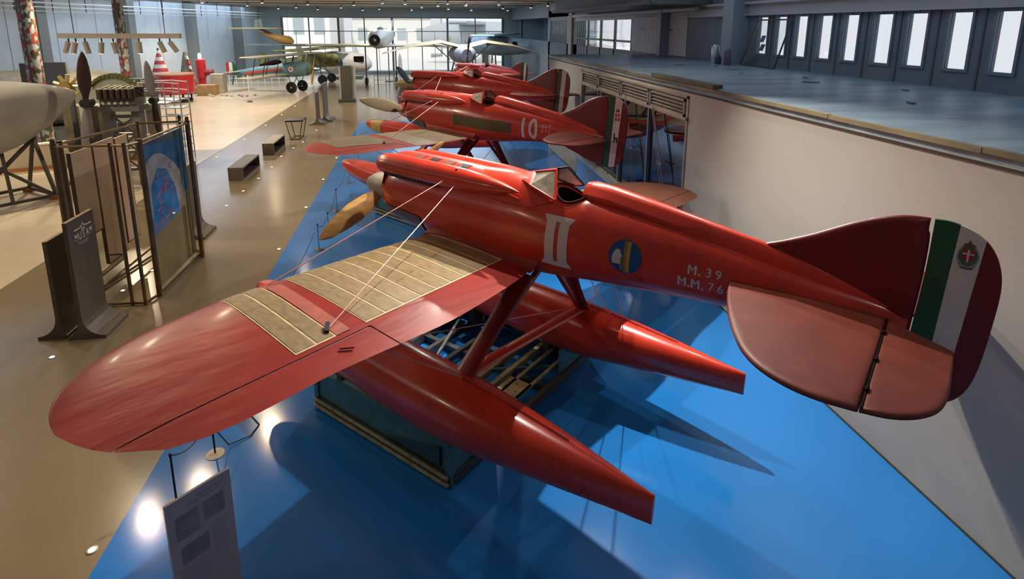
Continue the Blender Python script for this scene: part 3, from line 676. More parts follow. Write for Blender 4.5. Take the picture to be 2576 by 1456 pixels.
        MB().box(-3.72, -3.69, .022, .026, .33, .52).box(-3.77, -3.72, .022, .026, .40, .44).box(-3.78, -3.75, .022, .026, .33, .44).build('dark_emblem', BLACK, ru)
    # floats, struts, spreader bars
    for sd in (1, -1):
        aa2 = frange(-4.06, -3.6, 6)+frange(-3.4, 1.8, 18)+[1.95, 2.03]; vs = []
        for a in aa2: vs += float_ring(a, sd*1.29)
        m = MB(); m.rings(vs, 24, len(aa2)); fl = m.build('float', style.get('float', RED), t, True, 50)
        MB().tube([(-a, sd*1.29, interp(FLT, a)[1]+.012) for a in frange(-2.6, 1.2, 8)], .006, 5).build('deck_seam', REDD, fl)
        if style.get('yellowfloat'):
            vs = []
            for a in (-3.62, -3.45, -3.25, -3.0): vs += [(x, sd*1.29+(y-sd*1.29)*1.03, -1.18+(z+1.18)*1.03) for x, y, z in float_ring(a, sd*1.29)]
            MB().rings(vs, 24, 4, caps=False).build('yellow_band', YEL, fl, True)
        for (at, ab) in ((-1.35, -1.45), (-.02, -.16)):
            p, q = Vector((-at, sd*.40, -.06)), Vector((-ab, sd*1.22, -1.02)); dd = (q-p).normalized()
            m = MB(); vs = []
            for (s, k) in ((0, 1.25), (.5, 1), (1, 1.1)):
                c = p.lerp(q, s); e1 = Vector((1, 0, 0)); e1 = (e1-dd*e1.dot(dd)).normalized(); e2 = dd.cross(e1)
                for j in range(12):
                    al = 2*PI*j/12; vs.append(c+e1*(.11*k*math.cos(al))+e2*(.03*math.sin(al)))
            m.rings(vs, 12, 3); m.build('strut', REDD, t, True)
            MB().obox(q+Vector((0, 0, -.01)), (.14, 0, 0), (0, .07, 0), (0, 0, .025)).build('strut_foot', REDD, t)
        MB().bar((.02, sd*.15, -.08), (.16, sd*1.16, -1.0), .07, .04).build('rear_brace', REDD, t)
    for ab in (-1.45, -.16):
        m = MB(); vs = []
        for yy in (-1.15, 0, 1.15):
            for j in range(12):
                al = 2*PI*j/12; vs.append((-ab+.085*math.cos(al), yy, -1.0+.032*math.sin(al)))
        m.rings(vs, 12, 3); m.build('spreader_bar', RED, t, True)
    for p, q in (((-.62, .1, .0), (-.3, -1.2, -.98)), ((-.8, -.1, .02), (-.45, -1.25, -1.0)), ((1.2, 1.2, -.98), (.16, -1.2, -.98))):
        MB().tube([p, q], .006, 5).build('bracing_wire', WIREM, t)
    # spinner and propeller
    hub = (2.95, 0, .385)
    sm = style['spinner']
    kl = style.get('spin', 1); m = MB(); m.lathe([(r_, 2.69+(x_-2.69)*kl) for r_, x_ in ((.235, 2.69), (.235, 2.74), (.215, 2.9), (.17, 3.08), (.10, 3.22), (.03, 3.30), (.003, 3.315))], 24, (0, 0, .385), 'x'); sp = m.build('spinner', sm, t, True)
    for bi, (dy, dz, L, mm) in enumerate(style['blades']):
        x = 2.86+(style.get('fwd', 0) if bi < 2 else .05); m = MB(); blade(m, (x, 0, .385), (0, dy, dz), L, style.get('chord', .27), (1, 0, 0), tw=style.get('twist', .9)); m.build('propeller_blade', mm, t, True, 60)
    # brown oil cooler under the nose
    vs = []
    for a in frange(-2.55, -1.75, 8):
        for k in range(11):
            x, y, z = fus_pt(a, PI+PI*(.13+.74*k/10)); vs.append((x, y*1.035, .45+(z-.45)*1.04))
    m = MB(); m.add(vs, [(i*11+j, i*11+j+1, (i+1)*11+j+1, (i+1)*11+j) for i in range(8) for j in range(10)]); m.build('oil_cooler', mat('cooler_bronze', (.13, .085, .03), .4, metal=.4, var=.3, vs=12), t, True)
    style['extra'](t) if style.get('extra') else None
    return t
def letters(txt, size, pitch, t, f, name='letter', mm=None):
    n = len(txt)
    for k, ch in enumerate(txt):
        if ch == ' ': continue
        if ch == '.': bm = bmesh.new(); bmesh.ops.create_grid(bm, x_segments=1, y_segments=1, size=size*.085, matrix=Matrix.Translation((0, -size*.30, 0)))
        elif ch == 'M':
            bm = bmesh.new(); w_, h_, b_ = size*.36, size*.37, size*.085
            for q in (((-w_, -h_), (-w_+2*b_, -h_), (-w_+2*b_, h_), (-w_, h_)), ((w_-2*b_, -h_), (w_, -h_), (w_, h_), (w_-2*b_, h_)), ((-w_+2*b_, h_), (-w_+2*b_, h_*.45), (0, -h_*.35), (0, h_*.2)), ((w_-2*b_, h_), (0, h_*.2), (0, -h_*.35), (w_-2*b_, h_*.45))):
                bm.faces.new([bm.verts.new((x_, y_, 0)) for x_, y_ in q])
            bmesh.ops.remove_doubles(bm, verts=bm.verts, dist=1e-6)
        else: bm = text_polys(ch, size)
        decal_bm(bm, name, mm or mat('letter_white', (.62, .55, .52), .5), t, lambda u, v, k=k: f(u+(k-(n-1)/2)*pitch, v), 0)
def plane1_extra(t):
    # white racing number of two serifed strokes
    def grid(a0, a1, z0, z1, fa, na=4, nz=10):
        m = MB(); vs = []
        for i in range(nz+1):
            z = z0+(z1-z0)*i/nz
            for j in range(na+1):
                l, r = fa(i/nz, a0, a1); a = l+(r-l)*j/na; vs.append(on_side(a, z, .005))
        return m.add(vs, [(i*(na+1)+j, i*(na+1)+j+1, (i+1)*(na+1)+j+1, (i+1)*(na+1)+j) for i in range(nz) for j in range(na)])
    whn = mat('number_white', (.62, .58, .50), .5, var=.12, vs=30, stretch=(6, 1, 1))
    st = lambda u, a, b: (a, b)
    n = grid(.21, .325, .17, .645, st); n2 = grid(.372, .487, .17, .645, st)
    def serif(u, a, b):
        k = .03*(u if True else 0); return (a-k, b+k)
    s1 = grid(.20, .50, .615, .675, lambda u, a, b: (a-.035*u, b+.035*u), 6, 4); s2 = grid(.20, .50, .125, .185, lambda u, a, b: (a-.035*(1-u), b+.035*(1-u)), 6, 4)
    for q in (n2, s1, s2): n.add(q.v, q.f)
    n.build('racing_number', whn, t)
    # blue roundel
    vs = [on_side(1.13, .42, .006)]; fs = []
    for r in (.06, .12, .172):
        for k in range(32):
            th = 2*PI*k/32; vs.append(on_side(1.13+r*math.cos(th), .42+r*math.sin(th), .005))
    fs = [(0, 1+k, 1+(k+1) % 32) for k in range(32)]+[(1+l*32+k, 1+l*32+(k+1) % 32, 33+l*32+(k+1) % 32, 33+l*32+k) for l in range(2) for k in range(32)]
    rd = MB().add(vs, fs).build('roundel', ROYAL, t)
    def strip(poly, off, mm, name):
        m = MB(); m.add([on_side(a, z, off) for a, z in poly], [tuple(range(len(poly)))]); return m.build(name, mm, rd)
    for (a0, a1, mm, o) in ((1.115, 1.18, YEL, .008), (1.12, 1.14, GOLD, .010)):
        zz = frange(.262, .578, 8); m = MB(); m.add([p for z in zz for p in (on_side(a0, z, o), on_side(a1, z, o))], [(2*i, 2*i+1, 2*i+3, 2*i+2) for i in range(8)]); m.build('rod_bundle', mm, rd)
    strip([(1.0, .335), (1.085, .335), (1.085, .40), (1.105, .42), (1.085, .45), (1.075, .485), (1.04, .49), (1.01, .45), (.995, .40)], .009, WHITE, 'axe_head')
    strip([(1.088, .27), (1.10, .27), (1.10, .40), (1.088, .40)], .009, YEL, 'axe_shaft')
    # fuselage lettering
    for z, row in ((.445, (('M', 1.785), ('.', 1.852), ('3', 1.935), ('9', 2.02))), (.315, (('M', 1.70), ('.', 1.764), ('M', 1.825), ('.', 1.890), ('7', 1.965), ('6', 2.05)))):
        for ch, a in row: letters(ch, .118, 0, t, lambda u, v, a=a, z=z: on_side(a+u*.95, z+v, .006))
    m = MB(); m.tube([on_side(a, .235, .012) for a in frange(1.0, 1.12, 4)], .008, 6).tube([on_side(a, .225, .012) for a in frange(1.22, 1.32, 4)], .008, 6); m.build('footstep', RED, t, True)
    m = MB(); m.tube([on_side(a, .80-(a+.55)*.12, .006) for a in frange(-.45, -.2, 4)], .008, 6).build('cowl_clip', RED, t, True)
    # panel joint behind the engine, sweeping to the cockpit
    MB().tube([on_side(a, z, .002) for a, z in ((-.6, .70), (-.3, .68), (-.05, .70), (.1, .75), (.2, .80))], .005, 5).build('panel_joint', REDD, t)
    # headrest shoulder stays plain red; its pale highlight is left to the lamps
def plane2_extra(t):
    for ch, x in (('1', 1.50), ('0', 1.77)): decal_bm(text_polys(ch, .52), 'racing_number', mat('number_white', (.62, .58, .50), .5), t, lambda u, v, x=x: on_side(x+u*.95, .38+v*1.2, .006), 2)
    for txt, z in (('MUT', .49), ('373', .38)):
        letters(txt, .10, .09, t, lambda u, v, z=z: on_side(2.10+u, z+v, .006))
    m = MB(); zz = frange(.26, .52, 3); aa = frange(-.6, 1.18, 14); m.add([on_side(a, z-.03*(a+.75)/1.6, .006) for a in aa for z in zz], [(i*4+j, i*4+j+1, (i+1)*4+j+1, (i+1)*4+j) for i in range(14) for j in range(3)]); m.build('side_radiator', mat('side_rad', (.10, .075, .025), .45, metal=.3, var=.2), t, True)
    # red nose cone below the cowling
def plane_extra_none(t): pass
G1 = dict(detail=1, wing=REDW, aileron=REDW, stab=ROSE, spinner=GREYB, blades=[(1.1, -.56, 1.27, WOODP), (-1.1, .56, 1.27, WOODP)], extra=plane1_extra, pitch=-.006)
G2 = dict(detail=0, wing=mat('red_wing_pale', (.42, .05, .03), .4, var=.15), aileron=mat('red_wing_pale', (.4, .05, .03)), stab=ROSE, khaki=1, arms=1, tail=(.80, .86), chord=.34, twist=.5, spinner=RED, blades=[(1, .22, 1.62, mat('khaki_blade', (.24, .19, .10), .45)), (-1, -.22, 1.3, MATS['khaki_blade'])], extra=plane2_extra)
G3 = dict(detail=0, wing=REDW, aileron=REDW, stab=ROSE, yellowfloat=1, span=.72, fwd=.62, spin=1.9, chord=.36, twist=.45, spinner=mat('old_brass', (.30, .25, .12), .35, metal=.5), blades=[(.1, 1, 1.2, mat('blade_white', (.55, .56, .6), .3)), (-.1, -1, 1.2, mat('blade_white', (.5, .5, .5))), (.8, .62, 1.1, mat('blade_navy', (.02, .04, .06), .3)), (.62, -.78, .95, WOODP)])
G4 = dict(detail=0, wing=REDW, aileron=REDW, stab=mat('rose_pale', (.42, .12, .08), .5), spinner=RED, blades=[(.5, .86, 1.2, GREYM), (-.5, -.86, 1.2, GREYM)])
P1 = (1.425, 6.155, 2.189, 2.322, .090, 1.0)
seaplane('racing_seaplane', 'nearest red floatplane with two white stroke numeral and ribbed brass wing', P1, G1)
P2 = (1.51, 13.89, 2.22, 2.28, .05, 1.0)
seaplane('racing_seaplane', 'red floatplane numbered 10 with khaki wing, second from camera', P2, G2)
P3 = (1.75, 19.5, 2.42, 2.42, .08, .93)
seaplane('racing_seaplane', 'third red floatplane with white and dark propeller blades and yellow banded floats', P3, G3)
P4 = (4.54, 39.78, 1.42, 2.32, .03, .92)
seaplane('racing_seaplane', 'farthest and smallest red floatplane, its tail past the third one', P4, G4)
# ================================================================== TRANSPORT CRADLE UNDER THE NEAREST SEAPLANE
def cradle(name, label, c, ang, L2, W2, H, detail=True):
    t = thing(name, label, 'cradle', (c[0], c[1], 0), ang)
    # local x = forward, y = left
    for sy in (1, -1):
        m = MB(); m.box(-L2, L2, sy*W2-.02, sy*W2+.02, .16, H); sp = m.build('side_panel', TEALP, t)
        MB().box(-L2, L2, sy*W2-.045, sy*W2+.045, H, H+.045).build('top_flange', TEALP, sp)
        MB().box(-L2, L2, sy*(W2+.035)-.03, sy*(W2+.035)+.03, .03, .15).build('sill_beam', DGREY, t)
        for z in (.135, .045): MB().box(-L2-.01, L2+.01, sy*(W2+.07)-.018, sy*(W2+.07)+.018, z-.014, z+.014).build('rail', RAILY, t)
        m = MB(); m.prism([(-L2+.12, .2), (-L2+1.0, .2), (-L2+.12, H-.06)], 0, .03, lambda u, v, h: (u, sy*(W2+.024)+(h if sy > 0 else -h), v)); m.build('gusset', mat('teal_dark', (.02, .06, .075), .5), t)
    for sx in (1, -1):
        MB().box(sx*L2-.02, sx*L2+.02, -W2, -W2+.75, .16, H).build('end_panel', TEALP, t)
        MB().box(sx*L2-.02, sx*L2+.02, W2-.75, W2, .16, H).build('end_panel', TEALP, t)
        for z in (.135, .045): MB().box(sx*(L2+.03)-.018, sx*(L2+.03)+.018, -W2, W2, z-.014, z+.014).build('rail', RAILY, t)
        MB().box(sx*L2-.05, sx*L2+.02, -W2, W2, .03, .15).build('cross_beam', DGREY, t)
        for sy in (1, -1): MB().box(sx*L2-.04, sx*L2+.04, sy*W2-.04, sy*W2+.04, .0, H).build('corner_post', TEALP, t)
    for x in (-.55, -.30, .35, .75): MB().box(x-.035, x+.035, -W2, W2, .08, .17).build('cross_beam', RAILY if x < 0 else DGREY, t)
    for y in (-.45, .5): MB().box(-L2, L2, y-.04, y+.04, .05, .12).build('floor_beam', DGREY, t)
    MB().bar((-L2+.1, -.9, .14), (L2-.1, .9, .14), .045).build('diagonal_brace', TEALP, t)
    MB().bar((L2-.2, -W2+.1, H-.1), (.2, .6, .2), .035).build('diagonal_brace', GREYM, t)
    if detail:
        p = MB().box(-L2+.12, -L2+.47, -.25, .1, .17, .2).build('plywood_plate', PLY, t)
        for (a, b) in ((-.9, -.15), (-.98, .0), (-.8, -.03)): MB().lathe([(.012, .2), (.012, .204)], 8, (a*1.0-L2+.9+.3, b, 0)).build('bolt', BLACK, p)
        MB().box(-L2+.12, -L2+.16, -1.2, .9, .17, .2).box(-L2+.36, -L2+.40, -1.2, .2, .17, .2).build('timber_rail', RAILY, t)
    # saddles carrying the floats
    for sx in (-.62, .62):
        for sy, zt in ((1, .52), (-1, .34)):
            y0 = sy*(W2-.21)
            m = MB(); m.prism([(-.20, .1), (.20, .1), (.20, zt+.10), (0, zt-.03), (-.20, zt+.10)], -.05, .05, lambda u, v, h: (sx*L2*1+h, y0+u, v)); m.build('saddle', DGREY, t)
    return t
cang = 2.322+.035
cradle('float_cradle', 'teal painted steel cradle carrying the nearest floatplane', (.46, 7.24), cang, 1.155, 1.50, .50)
cradle('float_cradle', 'dark steel cradle half hidden beneath the floatplane numbered 10', (.60, 15.15), 2.28, 1.1, 1.45, .48, False)
# ================================================================== SIGN BOARDS, SHOWCASE, BENCHES
def tboard(x, y0, y1, h, th=.055, base=.5, bl=None):
    bl = bl or base; prof = [(-bl, 0), (base, 0), (base, .055)]
    prof += [(th/2+(base-th/2)*(1-math.sin(k*PI/12)), .055+.30*(1-math.cos(k*PI/12))*1.0) for k in range(1, 7)]
    prof += [(th/2, h), (-th/2, h)]
    prof += [(-(th/2+(bl-th/2)*(1-math.sin(k*PI/12))), .055+.30*(1-math.cos(k*PI/12))) for k in range(6, 0, -1)]+[(-bl, .055)]
    return prof
def board(name, label, x, y0, y1, h, base, th=.06, logo=False, cat='sign', rz=0, group=None, bl=None):
    t = thing(name, label, cat, (x, y0, 0), rz, group)
    D = y1-y0
    MB().prism(tboard(0, 0, 0, h, th, base, bl), 0, D, lambda u, v, q: (u, q, v)).build('board', TAUPE, t)
    MB().box(-th/2+.002, th/2-.002, .004, D-.004, h, h+.006).build('top_edge', mat('sand_edge', (.42, .31, .16), .5), t)
    if logo:
        f = lambda u, v: (th/2+.004, D/2+.03+u, h-.27+v)
        m = MB(); 
        def q(poly): m.add([f(*p) for p in poly], [tuple(range(len(poly)))])
        q([(-.24, .08), (-.07, .085), (-.07, .10), (-.24, .105)]); q([(.07, .085), (.24, .08), (.24, .105), (.07, .10)])
        pts = []
        for k in range(10):
            r = .085 if k % 2 == 0 else .038; a = PI/2+k*PI/5; pts.append((r*math.cos(a), .095+r*math.sin(a)))
        inner = [(p[0]*.55, .095+(p[1]-.095)*.55) for p in pts]
        for k in range(10): q([pts[k], pts[(k+1) % 10], inner[(k+1) % 10], inner[k]])
        m.build('winged_star', mat('logo_white', (.75, .75, .72), .5), t)
        for k, ch in enumerate('MUSAM'):
            bm = text_polys(ch, .165); decal_bm(bm, 'letter', MATS['logo_white'], t, lambda u, v, k=k: f(u*.72+(k-2)*.1, v*1.0-.035), 0)
        m = MB()
        for k, w_ in enumerate((.19, .14)): m.box(th/2+.003, th/2+.005, D/2+.03-w_, D/2+.03+w_*.6, h-.41-.03*k, h-.398-.03*k)
        m.build('small_print', mat('print_grey', (.35, .34, .32), .5), t)
    return t
board('sign_board', 'tall taupe upright board with white winged star logo and MUSAM lettering', -5.38, 9.22, 9.95, 1.93, .34, logo=True, bl=.21)
board('sign_board', 'shorter plain taupe upright board left of the logo board', -5.74, 9.30, 10.0, 1.62, .11, bl=.32)
board('sign_board', 'plain taupe upright board just behind the glass showcase', -5.38, 13.58, 14.4, 1.7, .34)
board('sign_board', 'left and taller of two slim tan upright boards in the aisle', -4.92, 30.6, 31.9, 1.95, .38)
board('sign_board', 'right and shorter of two slim tan upright boards in the aisle', -5.12, 29.6, 30.4, 1.62, .38)
# showcase with bronze frame
sc = thing('showcase', 'tall bronze framed glass showcase with cream boards and a painted blue panel', 'showcase', (-5.2, 11.5, 0))
def wp(p): return (p[0]+5.2, p[1]-11.5, p[2])
H = 2.9
foot = [(-6.02, 10.38), (-5.16, 10.36), (-4.93, 10.33), (-4.83, 10.66), (-4.78, 12.66), (-5.0, 12.86), (-5.75, 12.70), (-6.08, 10.66)]
for i, p in enumerate(foot):
    q = foot[(i+1) % len(foot)]
    MB().tube([wp((*p, H)), wp((*q, H))], .022, 8).build('top_rail', BRONZE, sc, True)
    if i != 7: MB().tube([wp((*p, .04)), wp((*q, .04))], .025, 8).build('bottom_rail', BRONZE, sc, True)
for i, p in enumerate(foot):
    r = .048 if i in (0, 3, 4, 7) else .03
    po = MB().tube([wp((*p, 0)), wp((*p, H+.05))], r, 12).build('post', BRONZE, sc, True)
    if i in (0, 4, 5): MB().lathe([(.028, 0), (.04, .03), (.03, .09), (.003, .1)], 10, wp((*p, H+.04))).build('finial', BRONZE, po, True)
MB().tube([wp((-4.72, 12.5, 0)), wp((-4.72, 12.5, H))], .04, 10).build('post', BRONZE, sc, True)
# cream boards on the left side
for (y0, y1, z0, z1) in ((10.66, 11.32, 1.15, H-.18), (11.36, 12.1, .42, H-.16), (10.66, 11.9, .30, .38), (12.14, 12.64, .55, H-.2)):
    b = MB().box(wp((-5.98, 0, 0))[0], wp((-5.95, 0, 0))[0], y0-11.5, y1-11.5, z0, z1).build('cream_board', mat('cream_board', (.66, .52, .38), .55, var=.08), sc)
    MB().box(-.80, -.74, y0-11.5-.012, y0-11.5+.004, z0, z1).box(-.80, -.74, y0-11.5, y1-11.5, z0-.015, z0).build('board_edge', mat('board_edge', (.08, .04, .02), .6), b)
b = MB().box(-.55, -.53, 10.62-11.5, 12.55-11.5, .22, .27).box(-.3, -.02, 10.5-11.5, 10.53-11.5, .9, .92).build('shelf_bar', BRONZE, sc)
# glass panes and the painted panel facing right
MB().box(.345, .35, 10.72-11.5, 12.62-11.5, .1, H-.06).build('glass_pane', GLASS, sc)
MB().box(-.85, .04, -1.14, -1.135, .1, H-.06).build('glass_pane', GLASS, sc)
pp = MB().box(.30, .325, 10.74-11.5, 12.6-11.5, .1, H-.08).build('painted_panel', mat('panel_gold_reflection', (.34, .25, .10), .45, var=.25, vs=2), sc)  # base colour paints in the golden reflection on the lower pane
def pq(poly, mm, nm, o=.0): 
    m = MB(); m.add([(.327+o, 10.74-11.5+u*1.86, .1+v*2.72) for u, v in poly], [tuple(range(len(poly)))]); return m.build(nm, mm, pp)
pq([(0, .62), (1, .52), (1, 1), (0, 1)], mat('panel_sky', (.04, .17, .27), .4, var=.5, vs=2.5), 'painted_sky')
arch = [(0, .50)]+[(0.02+.80*(k/12), .70+.20*math.sin(PI*(.25+.75*k/12))) for k in range(13)]+[(.86, .42), (.5, .40)]
pq(arch, mat('panel_arch', (.60, .50, .38), .6, var=.3, vs=4), 'pale_arch', .001)
pq([(.08, .36), (.72, .40), (.66, .60), (.50, .76), (.30, .80), (.12, .70)], mat('panel_blue', (.02, .24, .60), .4, var=.4, vs=5), 'blue_block', .002)
pk = mat('pink_stroke', (.75, .16, .25), .5)
rnd = random.Random(11)
for i in range(16):
    u, v = .2+.38*rnd.random(), .40+.36*rnd.random(); m = MB(); pts = [(.331, 10.74-11.5+(u+.05*math.sin(q*1.9+i)+.012*q)*1.86, .1+(v+.018*q)*2.72) for q in range(5)]
    m.tube(pts, .012, 5).build('pink_stroke', pk, pp)
# benches and table
def bench(name, label, x, y, w, d, h):
    t = thing(name, label, 'bench', (x, y, 0)); bm_ = mat('bench_grey', (.13, .115, .09), .4, var=.1)
    MB().box(0, w, 0, d, h-.05, h).build('seat', bm_, t); MB().box(0, w, 0, d, 0, .04).build('base', bm_, t)
    MB().box(0, w, 0, .05, .04, h-.05).build('end_panel', bm_, t); MB().box(0, w, d-.05, d, .04, h-.05).build('end_panel', bm_, t)
    MB().box(.0, .03, .05, d-.05, .04, h-.05).build('back_panel', bm_, t)
bench('box_bench', 'nearer taupe box bench in the aisle', -6.12, 18.95, .45, 2.0, .43)
bench('box_bench', 'farther taupe box bench in the aisle', -6.02, 22.75, .42, 1.9, .45)
t = thing('side_table', 'black wire legged table beyond the benches', 'table', (-5.42, 26.2, 0))
MB().box(-.36, .36, -.5, .5, .80, .86).build('table_top', BLACK, t)
for sx in (1, -1):
    for sy in (1, -1): MB().tube([(sx*.34, sy*.46, .80), (sx*.18, sy*.42, 0)], .017, 6).build('leg', BLACK, t)
    MB().tube([(sx*.18, -.42, .02), (sx*.18, .42, .02)], .015, 6).build('foot_rail', BLACK, t)
for sy in (1, -1): MB().tube([(-.18, sy*.42, .02), (.18, sy*.42, .02)], .015, 6).build('foot_rail', BLACK, t)
t = thing('information_pillar', 'tall dark panel with pale side uprights at the end of the aisle', 'sign', (-4.7, 38.6, 0))
MB().box(-.32, .38, -.06, .06, .2, 2.36).build('panel', mat('pillar_brown', (.085, .075, .06), .5), t)
MB().box(-.50, .56, -.35, .35, 0, .2).build('base', DGREY, t)
MB().box(.40, .62, .0, .04, .1, 2.3).box(-.42, -.34, -.03, .03, .2, 2.3).build('side_upright', mat('pale_grey', (.42, .44, .46), .4), t)
# round floor lights
flm = mat('floor_light_glow', (1, .80, .52), emit=14); ring = mat('light_ring', (.3, .28, .25), .3, metal=.8)
proto = thing('floor_light', 'x', 'floor light', (0, 0, 0)); MB().lathe([(.05, 0), (.05, .006), (.034, .007), (.034, 0)], 16).build('trim_ring', ring, proto); MB().lathe([(.032, .0015), (.032, .0055)], 14).build('lens', flm, proto)
ORD = ['first', 'second', 'third', 'fourth', 'fifth', 'sixth', 'seventh', 'eighth', 'ninth', 'tenth', 'eleventh', 'twelfth', 'thirteenth', 'fourteenth', 'fifteenth', 'sixteenth', 'seventeenth', 'eighteenth', 'nineteenth', 'twentieth', 'twenty-first', 'twenty-second', 'twenty-third', 'twenty-fourth', 'twenty-fifth', 'twenty-sixth']
rows = [([(-5.56, 8.75), (-5.54, 10.26), (-5.61, 11.0), (-5.47, 11.9), (-5.36, 16.23), (-5.33, 17.69), (-5.28, 19.18), (-5.22, 20.71), (-5.28, 22.44), (-5.14, 23.97), (-5.0, 25.2), (-4.91, 28.1)], 'recessed light of the row in mid aisle', 'floor lights along the aisle middle'),
        ([(-3.2, 5.1), (-3.2, 8.9), (-3.2, 12.71), (-3.17, 15.76), (-3.17, 18.73), (-3.17, 21.9), (-3.17, 25)], 'recessed light along the blue floor edge', 'floor lights along the blue edge'),
        ([(-7.65, 19.2), (-7.65, 22.64), (-7.65, 26.21), (-7.65, 29.89), (-7.65, 33.4), (-7.65, 37)], 'recessed light along the cream floor joint', 'floor lights along the cream floor joint')]
first = True
for pts, lb, gr in rows:
    for n_, (x, y) in enumerate(pts):
        o = proto if first else copy_tree(proto); first = False
        o.location = (x, y, 0); o['label'] = ORD[n_]+' from the camera: '+lb; o['group'] = gr
# information sign at the bottom of the frame
t = thing('information_panel', 'grey printed information panel in the left foreground on blue floor', 'sign', (-1.885, 4.35, 0), math.atan2(.36, .37))
hw = .258
MB().box(-hw, hw, -.012, .012, .02, 1.2).build('panel', mat('panel_grey', (.60, .53, .55), .6, var=.05), t)
pr = mat('panel_print', (.42,.37,.385), .6); pr2 = mat('panel_photo', (.36,.33,.33), .6, var=.3, vs=4)
MB().box(-.02, .20, -.0135, -.012, .925+.2, .94+.2).box(-.10, .16, -.0135, -.012, .895+.2, .903+.2).build('heading_line', pr, t)
for (x0, x1, z0, z1) in ((-.20, -.02, .62, .84), (.02, .19, .66, .84), (-.18, .04, .38, .55)): MB().box(x0, x1, -.0135, -.012, z0+.2, z1+.2).build('photo_print', pr2, t)
m = MB()
for k in range(14): m.box(.07, .20-.03*(k % 3 == 2), -.0135, -.012, .80-k*.022, .806-k*.022)
for k in range(10): m.box(-.2, .02-.03*(k % 4 == 3), -.0135, -.012, .54-k*.022, .546-k*.022)
o = m.build('text_lines', pr, t); o['kind'] = 'stuff'
MB().box(-hw, hw, -.12, .12, 0, .02).build('foot_plate', DGREY, t)
# barrier posts with cords on the blue floor
pts = [(-2.62, 5.55, .60), (-2.47, 6.25, .60), (-2.40, 9.1, .6), (-2.31, 12.53, .6), (-2.21, 13.3, .6), (-2.29, 15.31, .6), (-2.3, 18.2, .6), (-2.3, 21.3, .6)]
for i, (x, y, h) in enumerate(pts):
    lb = ['low barrier post with dark rod behind the grey information panel', 'low barrier post on a pale disc under the near wing tip', 'low barrier post hidden close behind the near wing', 'low barrier post below the propeller tip of the nearest floatplane',
          'low barrier post next after the one below the propeller tip', 'low barrier post beside the nose of the nearest floatplane', 'low barrier post beside the red float nose of floatplane 10', 'farthest low barrier post beside the yellow banded floats'][i]
    t = thing('barrier_post', lb, 'barrier post', (x, y, 0), group='low barrier posts along the blue edge')
    MB().lathe([(.10, 0), (.10, .008), (.02, .016), (.012, .02)], 24).build('base', mat('cream_disc', (.62, .52, .38), .4) if i < 2 else BRONZE, t, True)
    MB().tube([(0, 0, .015), (0, 0, h)], .011, 8).build('post', BLACK if i < 2 else STEEL, t, True)
    MB().lathe([(.016, h-.02), (.016, h+.01), (.003, h+.018)], 10).build('cap', BLACK, t)
    if i+1 < len(pts):
        q = pts[i+1]; MB().tube([((q[0]-x)*k/10, (q[1]-y)*k/10, .585-.16*math.sin(PI*k/10)) for k in range(10)], .006, 5).build('cord', BLACK, t)
m = MB(); m.tube([(-2.25, 6.9, .008), (-2.1, 6.7, .008), (-2.15, 6.5, .012), (-2.35, 6.35, .03), (-2.44, 6.27, .3)], .007, 5); tag(m.build('loose_cable', BLACK), 'loose black cable curling from the pale disc post under the wing', 'cable')
t = thing('floor_plinth', 'white box plinth standing on blue floor behind the near wing', 'plinth', (-.55, 9.3, 0))
MB().box(-.20, .22, -.15, .15, 0, .95).build('body', mat('plinth_white', (.50, .52, .56), .5), t); MB().box(-.22, .24, -.17, .17, .95, .97).build('top_plate', mat('plinth_white', (.6, .6, .6)), t)
# ================================================================== LEFT SIDE EXHIBITS
# track light rig
t = thing('track_light_beam', 'white suspended lighting beam with spotlights above the left exhibits', 'light fitting', (-9.2, 20, 0))
MB().box(-1.72, 1.75, -.10, .10, 4.47, 4.62).build('beam', mat('beam_white', (.50, .45, .38), .5), t)
for x in (-1.3, 0, 1.3): MB().tube([(x, 0, 4.62), (x, 0, 6.7)], .012, 6).build('hanging_rod', GREYM, t)
lampw = mat('lamp_can', (.42, .37, .30), .4); glow = mat('lamp_glow', (1, .85, .55), emit=9)
for i, (x, tx, ty, on) in enumerate(((-1.48, -.5, .2, 0), (-1.28, -.35, .1, 1), (-1.02, .1, .2, 0), (-.55, -.15, 0, 1), (-.22, .1, .2, 0), (.52, 0, 0, 1), (1.12, .3, .2, 1), (1.42, .5, .3, 0))):
    b = MB().tube([(x, 0, 4.47), (x, 0, 4.33)], .02, 6).build('bracket', BLACK, t); d = Vector((tx, ty, -1)).normalized(); p = Vector((x, -.02, 4.36))
    MB().tube([p, p+d*.36], .075, 12).build('lamp_can', lampw, b, True)
    MB().tube([p+d*.355, p+d*.366], .06, 12).build('lens', glow if on else DGREY, b)
# great grey boat shaped hull on trestles
def hull(name, label, P0, P1, st, m_, cat='aircraft'):
    P0, P1 = Vector(P0), Vector(P1); d = (P1-P0).normalized(); s = Vector((-d.y, d.x, 0)); t = thing(name, label, cat, (P1.x-2, P1.y-.6, 0)); off = Vector((P1.x-2, P1.y-.6, 0))
    vs = []
    for (q, w_, zt, zb) in st:
        c = P0.lerp(P1, q)
        for k in range(28):
            a = 2*PI*k/28; cc, ss = math.cos(a), math.sin(a); zm = zt-(zt-zb)*.32
            z = zm+(zt-zm)*abs(ss)**.8 if ss > 0 else zm-(zm-zb)*abs(ss)**1.3
            v = c+s*(w_*math.copysign(abs(cc)**.75, cc)); vs.append((v.x-off.x, v.y-off.y, z))
    MB().rings(vs, 28, len(st)).build('hull', m_, t, True, 60); return t
hg = mat('hull_grey', (.36, .355, .33), .5, var=.18, vs=1.2, bump=.15, bs=1.5, dist=.05)
